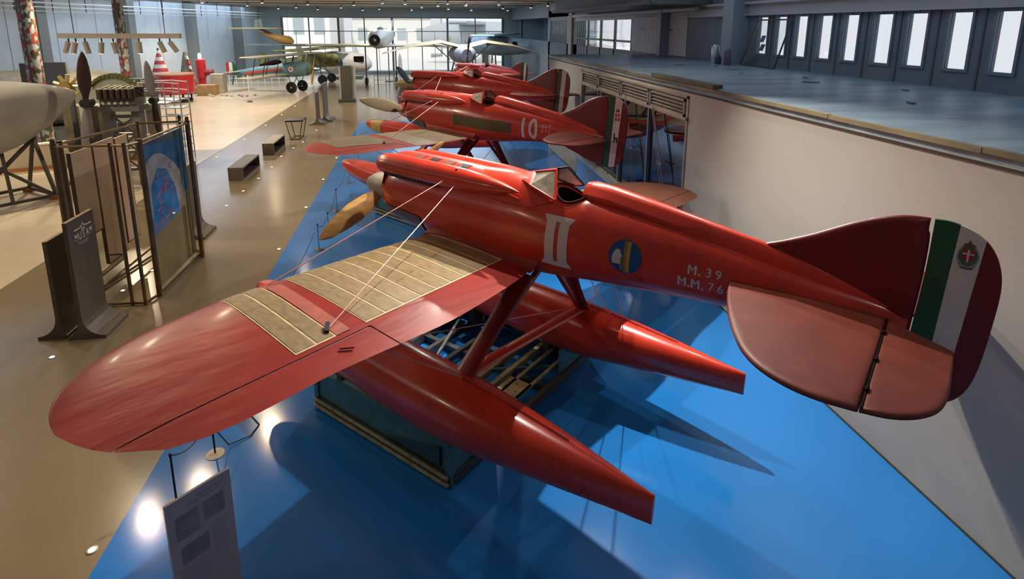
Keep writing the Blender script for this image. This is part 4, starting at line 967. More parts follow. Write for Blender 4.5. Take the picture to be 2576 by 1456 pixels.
t = hull('flying_boat_hull', 'huge pale grey hull with raised bow at the left edge, on trestles', (-22, 12.6, 0), (-9.75, 18.2, 0), [(0, 1.9, 3.55, .6), (.5, 1.8, 3.5, .7), (.7, 1.55, 3.46, .85), (.82, 1.2, 3.42, 1.15), (.9, .85, 3.35, 1.6), (.95, .52, 3.25, 2.1), (.985, .25, 3.13, 2.55), (1.0, .05, 3.02, 2.85)], hg)
MB().tube([(0.6, -.9, 2.9), (1.0, -.75, 2.95), (1.3, -.45, 3.0)], .015, 6).build('paint_crack', mat('crack', (.2, .18, .15), .7), t)
t = thing('timber_trestle', 'dark braced trestle under the great grey hull', 'trestle', (-11.4, 17.3, 0))
steel = mat('trestle_brown', (.075, .06, .045), .5, var=.2)
for (p, q) in (((-.9, -.9, 1.45), (.45, .75, 1.75)), ((.45, .75, 1.75), (1.05, .35, .12)), ((.45, .75, 1.75), (-.2, 1.3, .12)), ((-.9, -.9, 1.45), (-.35, -1.2, .12)), ((-.9, -.9, 1.45), (-1.6, -.4, .12)), ((-.35, -1.2, .12), (1.05, .35, .12)), ((1.05, .35, .12), (-.2, 1.3, .12)), ((-.35, -1.2, .12), (.45, .75, 1.7)), ((0, .1, 1.6), (.4, -.4, .12)), ((-.4, -.4, 1.5), (1.0, .3, .15)), ((-1.6, -.4, .12), (-.2, 1.3, .12)), ((-.35, -1.2, .12), (-1.6, -.4, .12))):
    MB().bar(p, q, .08).build('brace', steel, t)
for p in ((1.05, .35), (-.35, -1.2), (-.2, 1.3), (-1.6, -.4)): MB().box(p[0]-.12, p[0]+.12, p[1]-.12, p[1]+.12, 0, .12).build('wood_block', mat('orange_wood', (.38, .14, .04), .5), t)
# second grey fuselage behind it on a low dark plinth
t = hull('grey_fuselage', 'long drab grey fuselage lying behind the engine stand', (-21, 26.2, 0), (-13.3, 28.6, 0), [(0, .9, 2.6, .9), (.3, 1.15, 2.95, .6), (.7, 1.2, 3.0, .55), (.9, 1.0, 2.95, .7), (1, .55, 2.7, 1.2)], mat('drab_grey', (.17, .165, .14), .5, var=.2))
MB().box(-3, .5, -2.2, .4, .02, .58).build('support', DGREY, t)
t = thing('low_barrier_wall', 'long cream low wall with a top edge coloured as lit behind the trestle', 'barrier', (-13.0, 21.6, 0), .42)
MB().box(-4, 3.3, -.1, .1, 0, .85).build('wall', mat('cream_low', (.50, .43, .32), .5), t); MB().box(-4, 3.3, -.14, .14, .85, .9).build('top_edge', mat('lit_edge_tone', (.85, .78, .62), .4), t)  # lit look of the wall top is put into its paler colour
MB().box(-4, 3.3, -.16, -.1, 0, .12).build('skirting', mat('orange_wood', (.3, .1, .03)), t)
# radial hub with tall two-bladed propeller on a pole
t = thing('tall_propeller', 'tall dark two-bladed propeller standing upright before the engine stand', 'propeller', (-9.15, 17.5, 0))
db = mat('dark_blade', (.035, .018, .015), .3, coat=.3)
for sgn in (1, -1):
    m = MB(); blade(m, (0, 0, 2.75), (.06*sgn-.1*(sgn < 0), 0, sgn), 1.42, .30, (0, 1, 0), tw=.5, th=.05); m.build('blade', db if sgn > 0 else mat('grey_blade', (.16, .15, .16), .35), t, True, 60)
MB().tube([(0, .25, 2.75), (0, -.12, 2.75)], .12, 14).build('hub', BLACK, t, True)
MB().tube([(0, .25, 0), (0, .25, 2.75)], .035, 8).tube([(.25, .3, 0), (0, .25, 1.5)], .02, 6).tube([(-.25, .3, 0), (0, .25, 1.5)], .02, 6).build('stand', DGREY, t)
t = thing('radial_engine', 'brassy radial engine hub beside the tall propeller, left', 'engine', (-10.6, 19.4, 0))
MB().tube([(0, .2, 3.05), (0, -.15, 3.05)], .16, 14).build('crankcase', GOLD, t, True)
for k in range(9):
    a = 2*PI*k/9; MB().tube([(.14*math.cos(a), 0, 3.05+.14*math.sin(a)), (.36*math.cos(a), 0, 3.05+.36*math.sin(a))], .06, 8).build('cylinder', mat('brass_bright', (.55, .45, .2), .35, metal=.6), t)
MB().box(-.06, .06, .1, .2, 0, 2.9).box(-.4, .4, -.2, .5, 0, .06).build('stand', DGREY, t)
t = thing('engine_crate', 'tall olive and brown crate under the radial hub', 'crate', (-10.65, 20.4, 0))
MB().box(-.55, .5, -.35, .35, .9, 2.35).build('body', mat('crate_olive', (.12, .10, .06), .5, var=.4, vs=3), t); MB().box(-.05, .12, -.38, -.35, .9, 2.35).build('bright_strip', mat('pale_strip', (.45, .42, .32), .3), t)
for x in (-.5, .45): MB().box(x-.04, x+.04, -.3, .3, 0, .9).build('leg', DGREY, t)
t = thing('engine_cowling', 'round pale green cowling with ragged olive rim', 'cowling', (-10.55, 22, 0))
MB().lathe([(.02, -.05), (.80, -.02), (.84, .1), (.84, .35), (.78, .35), (.76, .02), (.02, .0)], 28, (0, 0, 2.3), 'y').build('shell', mat('pale_green', (.40, .45, .33), .5), t, True)
m = MB()
for k in range(24):
    a = -1.2+k*.16; m.obox((.86*math.cos(a), 0, 2.3+.86*math.sin(a)), (.05, 0, .02), (0, .15, 0), (0.0, 0, .06))
m.build('olive_rim', mat('olive_rim', (.16, .17, .04), .6), t); MB().box(-.1, .1, .1, .3, 0, 1.5).build('support', DGREY, t)
MB().bar((-.1, -.06, 2.2), (.45, -.06, 2.3), .05).build('dark_lever', BLACK, t)
# V engine on a riveted pedestal with its propeller
t = thing('engine_on_pedestal', 'dark twelve cylinder aero engine on a pierced grey pedestal', 'engine', (-8.95, 19.0, 0))
MB().box(-.48, .50, -.28, .28, 2.50, 2.72).build('crankcase', mat('engine_grey', (.12, .12, .11), .4, metal=.5), t)
MB().box(-.50, .52, -.34, -.24, 2.72, 3.02).box(-.5, .52, .24, .34, 2.72, 3.02).build('cylinder_block', mat('engine_black', (.025, .018, .015), .4), t)
for k in range(6):
    for y in (-.36, .36): MB().tube([(-.40+k*.165, y, 2.74), (-.40+k*.165, y, 3.0)], .06, 8).build('cylinder', mat('engine_brown', (.045, .03, .02), .4), t)
    MB().tube([(-.40+k*.165, -.3, 3.02), (-.40+k*.165, .3, 3.06)], .02, 6).build('pipe', mat('dull_brass', (.25, .2, .1), .4, metal=.6), t)
    if k < 5: MB().tube([(-.32+k*.165, -.42, 2.60), (-.32+k*.165, -.36, 2.62)], .045, 10).build('cover_disc', ALU, t)
MB().box(-.55, .60, -.32, .32, 2.34, 2.50).build('bearer', GREYM, t)
for sx in (-1, 1): MB().box(sx*.40-.12, sx*.40+.12, -.14, .14, 0, 2.34).build('pedestal_post', GREYM, t)
for z in (.5, 1.05, 1.6, 2.15): MB().box(-.4, .4, -.1, .1, z-.04, z+.04).build('pedestal_tie', GREYM, t)
for z in (.5, 1.05, 1.6):
    MB().bar((-.3, 0, z), (.3, 0, z+.55), .05).build('diagonal', GREYM, t); MB().bar((.3, 0, z), (-.3, 0, z+.55), .05).build('diagonal', mat('engine_grey', (.1, .1, .1)), t)
t = thing('grey_propeller', 'slim grey propeller with dark hub right of the pedestal engine', 'propeller', (-8.15, 19.2, 0))
for sgn in (1, -1):
    m = MB(); blade(m, (0, 0, 2.6), (-.05*sgn, 0, sgn), 1.22 if sgn > 0 else 1.1, .24, (0, 1, 0), tw=.4, th=.045); m.build('blade', mat('grey_blade', (.16, .15, .16), .35) if sgn > 0 else db, t, True, 60)
MB().tube([(0, .2, 2.6), (0, -.1, 2.6)], .10, 12).build('hub', BLACK, t); MB().tube([(0, .2, 0), (0, .2, 2.6)], .03, 8).build('stand', DGREY, t)
# silver access scaffold
t = thing('access_scaffold', 'pale metal access steps and handrails left of the red tub', 'scaffold', (-8.9, 22.0, 0))
sv = mat('scaffold_silver', (.50, .52, .50), .35, metal=.5)
for (x, y) in ((-1.8, 1.6), (-1.8, 2.4), (-.3, .6), (-.3, 1.4), (.45, 0), (.45, .8)):
    MB().tube([(x, y, 0), (x, y, 2.9)], .022, 6).build('upright', sv, t)
for z in (2.85, 2.55, 2.2): MB().tube([(-1.8, 1.6, z-.1), (-.3, .6, z), (.45, 0, z)], .02, 6).tube([(-1.8, 2.4, z-.1), (-.3, 1.4, z), (.45, .8, z)], .02, 6).build('handrail', sv, t)
for k in range(7): MB().box(-.3, .45, .05+k*.02, .75, .25+k*.28, .28+k*.28).build('step', sv, t)
MB().box(-1.85, -.3, .7, 2.4, 2.02, 2.07).build('platform', sv, t)
# screens and printed columns against the left wall
t = thing('display_screen', 'dark grey display screen standing before the left wall', 'screen', (-14.35, 25.2, 0), -.15)
MB().box(-.75, .75, -.05, .05, 1.2, 3.45).build('panel', mat('screen_grey', (.12, .13, .14), .6), t); MB().box(-1.05, -.75, -.05, .02, 1.2, 3.4).build('side_panel', DGREY, t)
for x in (-.7, .7): MB().box(x-.05, x+.05, -.3, .3, 0, 1.2).build('leg', DGREY, t)
t = thing('dark_cabinet', 'dark square cabinet behind the engine, by the drab fuselage', 'cabinet', (-11.6, 26.2, 0))
MB().box(-.6, .6, -.3, .3, 0, 2.7).build('body', mat('cabinet_dark', (.05, .045, .04), .5), t); MB().box(-.55, .55, -.32, -.3, 1.4, 2.6).build('door', mat('cabinet_door', (.07, .065, .055), .5), t)
cm = bpy.data.materials.new('collage'); cm.use_nodes = True; nt = cm.node_tree; N = nt.nodes
tc = N.new('ShaderNodeTexCoord'); mp = N.new('ShaderNodeMapping'); mp.inputs['Scale'].default_value = (11, 11, 7); vr = N.new('ShaderNodeTexVoronoi'); vr.inputs['Scale'].default_value = 1
rp = N.new('ShaderNodeValToRGB'); rp.color_ramp.interpolation = 'CONSTANT'; cl = [(.0, (.06, .08, .05)), (.22, (.45, .5, .52)), (.40, (.4, .05, .04)), (.58, (.5, .53, .55)), (.7, (.07, .1, .05)), (.82, (.3, .16, .1))]
cl = [(p, tuple(v*.62 for v in c)) for p, c in cl]; rp.color_ramp.elements[0].color = (*cl[0][1], 1); rp.color_ramp.elements[1].position = cl[1][0]; rp.color_ramp.elements[1].color = (*cl[1][1], 1)
for p, c in cl[2:]: e = rp.color_ramp.elements.new(p); e.color = (*c, 1)
nt.links.new(tc.outputs['Object'], mp.inputs[0]); nt.links.new(mp.outputs[0], vr.inputs['Vector']); nt.links.new(vr.outputs['Color'], rp.inputs[0]); nt.links.new(rp.outputs[0], N['Principled BSDF'].inputs['Base Color'])
for (x, y, w_, lb) in ((-14.1, 24, .26, 'nearer tall column wrapped in a red white and green collage print'), (-13.75, 30, .22, 'farther tall column wrapped in a collage print, behind the light beam')):
    t = thing('printed_column', lb, 'column', (x, y, 0)); MB().lathe([(w_, .1), (w_, 6.4)], 20).build('shaft', cm, t, True); MB().lathe([(w_+.05, 0), (w_+.05, .1)], 20).build('base', DGREY, t); MB().box(-.03, .03, -w_-.01, -w_+.02, .1, 6.4).build('seam', DGREY, t)
# red tub, striped cone, red pillar, crates
t = thing('red_tub', 'glossy round red tub on short black legs', 'tub', (-15.6, 40.2, 0))
rr = mat('tub_red', (.42, .02, .03), .25, coat=.4)
MB().lathe([(1.05, .55), (1.12, .6), (1.12, 1.78), (1.05, 1.82), (1.0, 1.8), (1.0, .6)], 32).build('drum', rr, t, True); MB().lathe([(1.14, 1.74), (1.16, 1.8), (1.14, 1.84), (1.1, 1.82)], 32).build('rim', mat('rim_wood', (.35, .15, .06), .5), t, True)
for k in range(8): a = 2*PI*k/8; MB().tube([(.9*math.cos(a), .9*math.sin(a), 0), (.9*math.cos(a), .9*math.sin(a), .58)], .04, 6).build('leg', BLACK, t)
MB().lathe([(.95, .12), (.95, .16), (.9, .16), (.9, .12)], 24).build('foot_ring', BLACK, t)
t = thing('striped_cone', 'tall red and white banded cone with olive inner side behind the red tub', 'cone', (-17.55, 43, 0))
for k in range(13):
    z0, z1 = .25*k, .25*(k+1); r0, r1 = 1.05*(1-z0/3.35), 1.05*(1-z1/3.35)
    MB().lathe([(r0, z0), (r1, z1)], 24).build('band', mat('cone_red', (.40, .03, .035), .45) if k % 2 else mat('cone_white', (.55, .53, .48), .5), t, True)
MB().lathe([(.03, 3.2), (.1, 3.25), (.003, 3.4)], 8).build('tip', BLACK, t)
t = thing('olive_cone', 'olive cone with a red chequered edge leaning beside the banded cone', 'cone', (-16.6, 45.0, 0))
MB().lathe([(.72, 0), (.12, 3.0), (.01, 3.05)], 24).build('body', mat('cone_olive', (.13, .13, .09), .6), t, True)
for k in range(7): MB().obox((.62-k*.075, -.2, .5+k*.35), (.06, 0, -.2*0), (0, .12, 0), (-.03, 0, .12)).build('chequer', MATS['cone_red'] if k % 2 else MATS['cone_white'], t)
t = thing('red_pillar', 'red cylindrical pillar with side drum and a lit white lamp on top', 'pillar', (-16.2, 46.6, 0))
MB().lathe([(.30, 0), (.30, 1.0), (.36, 1.02), (.36, 2.35), (.30, 2.4), (.1, 2.45)], 20).build('body', rr, t, True); MB().tube([(.3, 0, 1.4), (.85, 0, 1.4)], .24, 14).build('side_drum', mat('drum_dark_red', (.22, .02, .02), .4), t, True)
MB().lathe([(.12, 2.45), (.12, 2.75), (.05, 2.85)], 12).build('lamp', mat('white_glow', (1, .95, .85), emit=2.5), t, True)
for (x, y, w_, d_, h_, c_, lb) in ((-14.9, 43.8, 1.1, .9, .75, (.36, .22, .08), 'long pale wooden crate beside the red tub'), (-14.6, 45.2, .8, .8, 1.4, (.45, .40, .32), 'upright whitewashed crate behind the wooden crate')):
    t = thing('crate', lb, 'crate', (x, y, 0)); wm = mat('crate%d' % int(y), c_, .6, var=.2)
    for k in range(4): MB().box(-w_/2, w_/2, -d_/2, d_/2, k*h_/4+.005, (k+1)*h_/4-.005).build('plank', wm, t)
    for sx in (-1, 1): MB().box(sx*w_/2-.05, sx*w_/2+.05, -d_/2-.02, d_/2+.02, 0, h_).build('batten', wm, t)
rk = mat('rock_pale', (.45, .40, .33), .8, var=.2); rnd = random.Random(5)
for i in range(9):
    x, y = -14.6+.38*i+rnd.uniform(-.02, .02), 42.9+rnd.uniform(-.4, .5); r = rnd.uniform(.11, .15)
    m = MB(); m.lathe([(.02, 0), (r, .03), (r*.95, r*.6), (r*.5, r*1.1), (.01, r*1.15)], 8, (0, 0, 0)); m.v = [(a*(1+rnd.uniform(-.2, .2)), b*(1+rnd.uniform(-.2, .2)), c) for a, b, c in m.v]
    o = m.build('pale_rock', rk); o.location = (x, y, 0); tag(o, ORD[i]+' from the left of the pale rocks by the wooden crate', 'rock', 'rocks heaped by the crates')
t = thing('low_fence', 'white post and rail fence before the left wall, behind the biplane tail', 'fence', (-15.3, 50, 0), 0)
for k in range(9): MB().box(k*.55-.03, k*.55+.03, -.03, .03, 0, 1.1).build('post', WHITE, t)
for z in (.3, .65, 1.0): MB().box(0, 4.4, -.02, .02, z-.03, z+.03).build('rail', WHITE, t)
t = thing('post_stand', 'slim white barrier post standing in front of the teal biplane', 'barrier post', (-10.9, 39.3, 0))
MB().lathe([(.18, 0), (.16, .06), (.04, .14)], 16).build('base', DGREY, t, True); MB().tube([(0, 0, .1), (0, 0, 1.75)], .035, 8).build('post', WHITE, t, True)
# ================================================================== OTHER AIRCRAFT
def body(t, name, st, mm, n=20, axis='x'):
    vs = []
    for (x, w_, h_, z) in st: vs += [(x, w_*math.cos(2*PI*k/n), z+h_*math.sin(2*PI*k/n)) for k in range(n)]
    return MB().rings(vs, n, len(st)).build(name, mm, t, True, 50)
def flat_wing(t, name, pts, z, dz, mm, th=.12):
    """pts: (x,y) outline; z grows by dz per metre of |y|"""
    return MB().lens(pts, th, .3, lambda u, v, h: (u, v, z+abs(v)*dz+h)).build(name, mm, t, True, 30)
teal = mat('teal_fabric', (.10, .20, .23), .5, var=.1); drab = mat('drab_wing', (.22, .20, .13), .6, var=.15)
# two-seat biplane: origin under the wing, nose +x
a0 = math.atan2(-2.2, 6.0)
t = thing('biplane', 'teal biplane with a red side stripe and spoked wheels', 'aircraft', (-10.0, 45.2, 0), a0)
body(t, 'fuselage', [(2.2, .25, .3, 1.75), (2.0, .42, .48, 1.75), (1.2, .46, .55, 1.72), (0, .45, .55, 1.65), (-1.5, .34, .42, 1.55), (-3.2, .2, .25, 1.4), (-4.5, .06, .14, 1.3)], teal)
MB().bar((-3.0, -.27, 1.35), (.2, -.49, 1.75), .02, .14).build('red_stripe', RED, t)
MB().tube([(.95, -.47, 1.75), (.95, -.52, 1.75)], .20, 16).build('roundel', WHITE, t); MB().tube([(.95, -.5, 1.75), (.95, -.53, 1.75)], .08, 12).build('roundel_centre', RED, t)
for z, dx, nm in ((1.35, 0, 'lower_wing'), (2.75, .35, 'upper_wing')):
    L = 4.6; flat_wing(t, nm, [(dx+.75, -L+.4), (dx+.75, L-.4), (dx+.5, L), (dx-.6, L), (dx-.75, L-.3), (dx-.75, -L+.3), (dx-.6, -L), (dx+.5, -L)], z, 0, drab)
for y in (-3.2, -1.6, 1.6, 3.2):
    for x in (-.35, .45): MB().tube([(x, y, 1.38), (x+.35, y, 2.73)], .025, 6).build('wing_strut', BLACK, t)
for y in (-.4, .4): MB().tube([(.5, y, 2.1), (.6, y*1.3, 2.72)], .025, 6).build('cabane_strut', BLACK, t)
for i, (x0, x1, mm) in enumerate(((-4.75, -4.5, mat('flag_red', (.35, .02, .02), .5)), (-4.5, -4.2, WHITE), (-4.2, -3.9, GREEN))):
    MB().prism([(x0, 1.2), (x1, 1.2), (x1, 2.2-.25*i*.6), (x0, 2.1+.05*i)], -.03, .03, lambda u, v, q: (u, q, v)).build(['red_band', 'white_band', 'green_band'][i], mm, t)
MB().lens([(-4.2, -1.3), (-3.6, -1.1), (-3.4, 0), (-3.6, 1.1), (-4.2, 1.3), (-4.3, 0)], .06, .1, lambda u, v, h: (u, v, 1.45+h)).build('tailplane', drab, t)
for y in (-.75, .75):
    w_ = MB().lathe([(.34, -.05), (.42, -.05), (.43, 0), (.42, .05), (.34, .05), (.34, -.05)], 24, (1.05, y, .43), 'y').build('wheel', RUB, t, True)
    m = MB()
    for k in range(8): m.tube([(1.05, y, .43), (1.05+.36*math.cos(k*PI/4), y, .43+.36*math.sin(k*PI/4))], .012, 4)
    m.build('spokes', ALU, w_); MB().tube([(1.05, y-.06, .43), (1.05, y+.06, .43)], .07, 10).build('hub', ALU, w_)
    MB().tube([(1.05, y*.9, .45), (.6, y*.5, 1.3)], .03, 6).tube([(1.05, y*.9, .45), (1.4, y*.5, 1.3)], .03, 6).build('gear_leg', DGREY, t)
MB().tube([(1.05, -.75, .43), (1.05, .75, .43)], .03, 6).build('axle', DGREY, t); MB().tube([(-4.2, 0, 1.1), (-4.35, 0, .45)], .04, 6).build('tail_skid', DGREY, t)
MB().lathe([(.3, 2.2), (.34, 2.3), (.05, 2.4)], 14, (0, 0, 1.75), 'x').build('engine_front', mat('olive', (.14, .15, .04), .5, var=.5, vs=8), t)
m = MB(); blade(m, (2.45, 0, 1.75), (0, .3, 1), 1.2, .2, (1, 0, 0)); blade(m, (2.45, 0, 1.75), (0, -.3, -1), 1.2, .2, (1, 0, 0)); m.build('propeller', WOODP, t, True, 60)
body(t, 'cockpit_hump', [(-.2, .25, .2, 2.15), (-.6, .3, .28, 2.15), (-1.2, .2, .2, 2.05), (-1.9, .05, .08, 1.95)], DARK, 10)
# camouflaged parasol monoplane behind it
t = thing('camouflaged_monoplane', 'olive and yellow mottled monoplane just behind the teal biplane', 'aircraft', (-9.2, 52, 0), -.25)
camo = mat('camo', (.16, .17, .05), .6, var=.75, vs=2.5)
body(t, 'fuselage', [(2.6, .3, .35, 2.0), (2.2, .5, .55, 2.0), (.5, .5, .6, 1.95), (-2, .3, .4, 1.75), (-4.5, .08, .2, 1.5)], camo)
flat_wing(t, 'wing', [(1.2, -5.2), (1.2, 5.2), (-.6, 5.5), (-.6, -5.5)], 2.85, .02, camo); MB().prism([(-4.6, 1.5), (-3.7, 1.5), (-4.1, 2.6), (-4.7, 2.6)], -.03, .03, lambda u, v, q: (u, q, v)).build('fin', camo, t)
for y in (-1, 1):
    MB().lathe([(.3, -.06), (.40, -.06), (.40, .06), (.3, .06), (.1, 0)], 18, (1.4, y, .4), 'y').build('wheel', RUB, t); MB().tube([(1.4, y, .4), (1.0, y*.4, 1.5)], .04, 6).build('gear_leg', DGREY, t)
m = MB(); 
for k in range(3): blade(m, (2.75, 0, 2.0), (0, math.cos(k*2.09+.5), math.sin(k*2.09+.5)), 1.3, .25, (1, 0, 0))
m.build('propeller', mat('prop_dark_grey', (.1, .1, .08), .4), t, True)
# small hanging aircraft with an orange fuselage
t = thing('hanging_glider', 'small orange and yellow aircraft hanging near the ceiling at left', 'aircraft', (-12.9, 55, 0), .0)
org = mat('orange_yellow', (.62, .30, .06), .45)
vs = []
for (x, y, z, w_, h_) in ((1.9, -.4, 3.5, .10, .14), (1.6, -.3, 3.58, .38, .36), (.9, -.1, 3.68, .42, .38), (-.2, .3, 4.0, .28, .26), (-1.1, .7, 4.3, .1, .12)):
    vs += [(x+w_*.4*math.cos(2*PI*k/14), y+w_*math.cos(2*PI*k/14), z+h_*math.sin(2*PI*k/14)) for k in range(14)]
MB().rings(vs, 14, 5).build('fuselage', org, t, True, 60)
MB().lens([(-3.6, -.4), (-1.2, -.5), (.6, -.4), (.9, .1), (.6, .5), (-1.2, .6), (-3.6, .3)], .12, .2, lambda u, v, h: (u, v, 4.62+h)).build('tail_wing', mat('yellow_wing', (.62, .45, .16), .5), t)
MB().prism([(-1.5, 4.65), (-.7, 4.65), (-.85, 5.45), (-1.4, 5.4)], -.04, .04, lambda u, v, q: (u, q+.2, v)).build('fin', mat('fin_green_grey', (.22, .26, .2), .6), t)
MB().bar((-1.0, .2, 4.6), (.9, 0, 3.7), .12, .2).build('dark_boom', mat('boom_dark', (.08, .03, .02), .5), t)
MB().lens([(-2.2, -.5), (1.2, -.6), (6.8, -.5), (7.0, .2), (1.2, .6), (-2.2, .4)], .14, .2, lambda u, v, h: (u, v, 3.2+h)).build('main_wing', mat('glider_grey', (.3, .3, .26), .5), t)
for x in (-1.1, 1.4): MB().tube([(x, .1, 3.6 if x > 0 else 4.6), (x, .1, 6.7)], .01, 5).build('suspension_wire', BLACK, t)
# silver jet facing the camera
t = thing('silver_aircraft', 'silver low-wing aircraft facing the camera with a dark round nose intake', 'aircraft', (-3.2, 49, .62), -PI/2-.15); t.scale = (.84, .84, .84)
sil = mat('silver_skin', (.55, .55, .52), .4, metal=.35, var=.1)
body(t, 'fuselage', [(1.6, .50, .50, 3.75), (1.3, .72, .74, 3.8), (.4, .9, .95, 3.85), (-2, .85, .95, 3.85), (-5, .55, .65, 4.0), (-7.5, .25, .3, 4.2)], sil, 24)
MB().lathe([(.50, 1.6), (.54, 1.66), (.42, 1.68), (.40, 1.5), (.02, 1.45)], 24, (0, 0, 3.75), 'x').build('intake_ring', BLACK, t, True); MB().lathe([(.16, 1.5), (.13, 1.66), (.01, 1.74)], 14, (0, 0, 3.75), 'x').build('nose_cone', mat('cone_grey', (.3, .33, .33), .4), t, True)
body(t, 'canopy', [(.7, .05, .05, 4.55), (.3, .35, .3, 4.6), (-.8, .38, .38, 4.65), (-1.9, .1, .1, 4.6)], DGREY, 14)
flat_wing(t, 'wing', [(.9, -.6), (.9, .6), (-.2, 7.2), (-1.2, 7.3), (-1.9, .6), (-1.9, -.6), (-1.2, -7.3), (-.2, -7.2)], 3.15, .012, mat('silver_wing', (.50, .47, .36), .4, metal=.3), .2)
flat_wing(t, 'tailplane', [(-6.3, -.2), (-6.3, .2), (-6.8, 2.4), (-7.4, 2.4), (-7.5, 0), (-7.4, -2.4), (-6.8, -2.4)], 4.5, .0, sil, .1)
MB().prism([(-5.8, 4.2), (-7.6, 4.2), (-7.9, 5.7), (-7.2, 5.7)], -.06, .06, lambda u, v, q: (u, q, v)).build('fin', sil, t); MB().box(-7.4, -6.9, .07, .09, 4.6, 5.0).build('red_flash', mat('flash_red', (.45, .03, .05), .5), t)
for y in (-1.5, 1.5):
    MB().tube([(-.7, y, 3.1), (-.7, y, -.36)], .06, 8).build('gear_leg', DGREY, t); MB().lathe([(.2, -.1), (.38, -.1), (.38, .1), (.2, .1), (.02, 0)], 18, (-.7, y, -.36), 'y').build('wheel', RUB, t)
MB().tube([(1.0, 0, 3.2), (1.0, 0, -.73)], .05, 8).build('nose_gear', DGREY, t)
MB().tube([(-4.5, 0, 3.4), (-4.5, 0, -.7)], .05, 8).box(-4.9, -4.1, -.4, .4, -.735, -.68).build('prop_stand', DGREY, t)
# blue-silver radial engined aircraft at far right
t = thing('radial_aircraft', 'pale blue silver aircraft with a black radial engine, far right', 'aircraft', (7.4, 52.6, 0), PI-.35)
bs = mat('blue_silver', (.32, .42, .50), .4, metal=.3, var=.2, vs=2)
body(t, 'fuselage', [(2.6, .62, .66, 3.2), (2.2, .75, .8, 3.2), (0, .8, .9, 3.15), (-3, .5, .6, 3.1), (-5.2, .15, .3, 3.1)], bs)
MB().lathe([(.64, 2.6), (.68, 2.7), (.55, 2.95), (.3, 2.9), (.05, 3.05)], 20, (0, 0, 3.2), 'x').build('radial_engine', BLACK, t, True)
flat_wing(t, 'wing', [(1.2, -6), (1.2, 6), (-.8, 6), (-.8, -6)], 4.15, 0, bs, .16)
for k in range(4): MB().box(.9-k*.8-.2, .9-k*.8+.2, .80, .84, 3.25, 3.55).build('cabin_window', DARK, t)
MB().prism([(-4.2, 3.3), (-5.3, 3.3), (-5.4, 4.7), (-4.8, 4.7)], -.05, .05, lambda u, v, q: (u, q, v)).build('fin', WHITE, t)
for y in (-1.2, 1.2): MB().tube([(.6, y*.5, 2.4), (.6, y, .4)], .06, 6).build('gear_leg', DGREY, t); MB().lathe([(.2, -.1), (.4, -.1), (.4, .1), (.2, .1), (.02, 0)], 18, (.6, y, .4), 'y').build('wheel', RUB, t)
m = MB()
for k in range(3): blade(m, (3.05, 0, 3.2), (0, math.cos(k*2.09+.3), math.sin(k*2.09+.3)), 1.3, .22, (1, 0, 0))
m.build('propeller', DGREY, t, True)
# cream gull-winged monoplane
t = thing('gull_wing_monoplane', 'cream gull-winged monoplane with a blue grey belly behind the red floatplanes', 'aircraft', (3.4, 46.5, 0), -PI/2+.1); t.scale = (1.1, 1.1, 1.1)
crm = mat('cream_fabric', (.46, .40, .24), .55, var=.1)
for sd in (1, -1):
    m = MB(); vs = []
    for (y, x0, x1, z, th) in ((.2, 1.5, -1.5, 2.95, .2), (1.6, 1.5, -1.5, 3.30, .2), (3.6, 1.3, -1.3, 3.05, .16), (5.6, .7, -.7, 2.55, .05)):
        vs += [(x0, sd*y, z), (0.3, sd*y, z+th), (x1, sd*y, z), (.3, sd*y, z-th*.4)]
    m.rings(vs, 4, 4); m.build('wing', crm, t, True, 60)
body(t, 'fuselage', [(2.3, .4, .45, 2.45), (1.8, .75, .62, 2.5), (.2, .95, .68, 2.5), (-2.5, .55, .5, 2.4), (-5, .1, .2, 2.3)], mat('blue_grey_belly', (.28, .32, .40), .5, var=.25, vs=3))
for y in (-2.2, 2.2): MB().tube([(.3, y, 3.3), (.3, y*.4, 2.1)], .04, 6).build('wing_strut', crm, t); MB().tube([(.8, y*.3, 2.0), (.8, y*.5, .4)], .05, 6).build('gear_leg', DGREY, t); MB().lathe([(.2, -.1), (.38, -.1), (.38, .1), (.2, .1), (.02, 0)], 18, (.8, y*.5, .38), 'y').build('wheel', RUB, t)
m = MB(); blade(m, (2.5, 0, 2.45), (0, .1, 1), 1.35, .2, (1, 0, 0)); blade(m, (2.5, 0, 2.45), (0, -.1, -1), 1.35, .2, (1, 0, 0)); m.build('propeller', mat('prop_brown', (.06, .03, .02), .4), t, True)
MB().prism([(-4.2, 2.4), (-5.2, 2.4), (-5.4, 3.6), (-4.8, 3.6)], -.04, .04, lambda u, v, q: (u, q, v)).build('fin', crm, t)
# white propeller driven helicopter like cabin behind the aisle pillar
t = thing('white_cabin_aircraft', 'white cabin aircraft with a blue disc on its side, behind the aisle pillar', 'aircraft', (-7.3, 56.5, 0), .05)
wh = mat('white_skin', (.62, .63, .62), .45)
body(t, 'fuselage', [(2.9, .2, .2, 1.3), (2.5, .7, .7, 1.4), (1.2, .95, 1.0, 1.5), (-.8, .9, 1.0, 1.55), (-2.4, .5, .6, 1.7), (-3.4, .2, .25, 1.85)], wh)
MB().tube([(.0, -.9, 1.5), (.0, -1.0, 1.5)], .32, 18).build('blue_disc', mat('disc_blue', (.02, .10, .35), .5), t); MB().box(1.3, 2.2, -.93, -.6, 1.6, 2.1).build('side_window', DARK, t); MB().box(-1.9, -1.4, -.8, -.5, 1.3, 2.0).build('door', DARK, t)
MB().prism([(-3.0, 1.9), (-3.6, 1.9), (-3.9, 3.0), (-3.4, 3.0)], -.04, .04, lambda u, v, q: (u, q, v)).build('fin', wh, t)
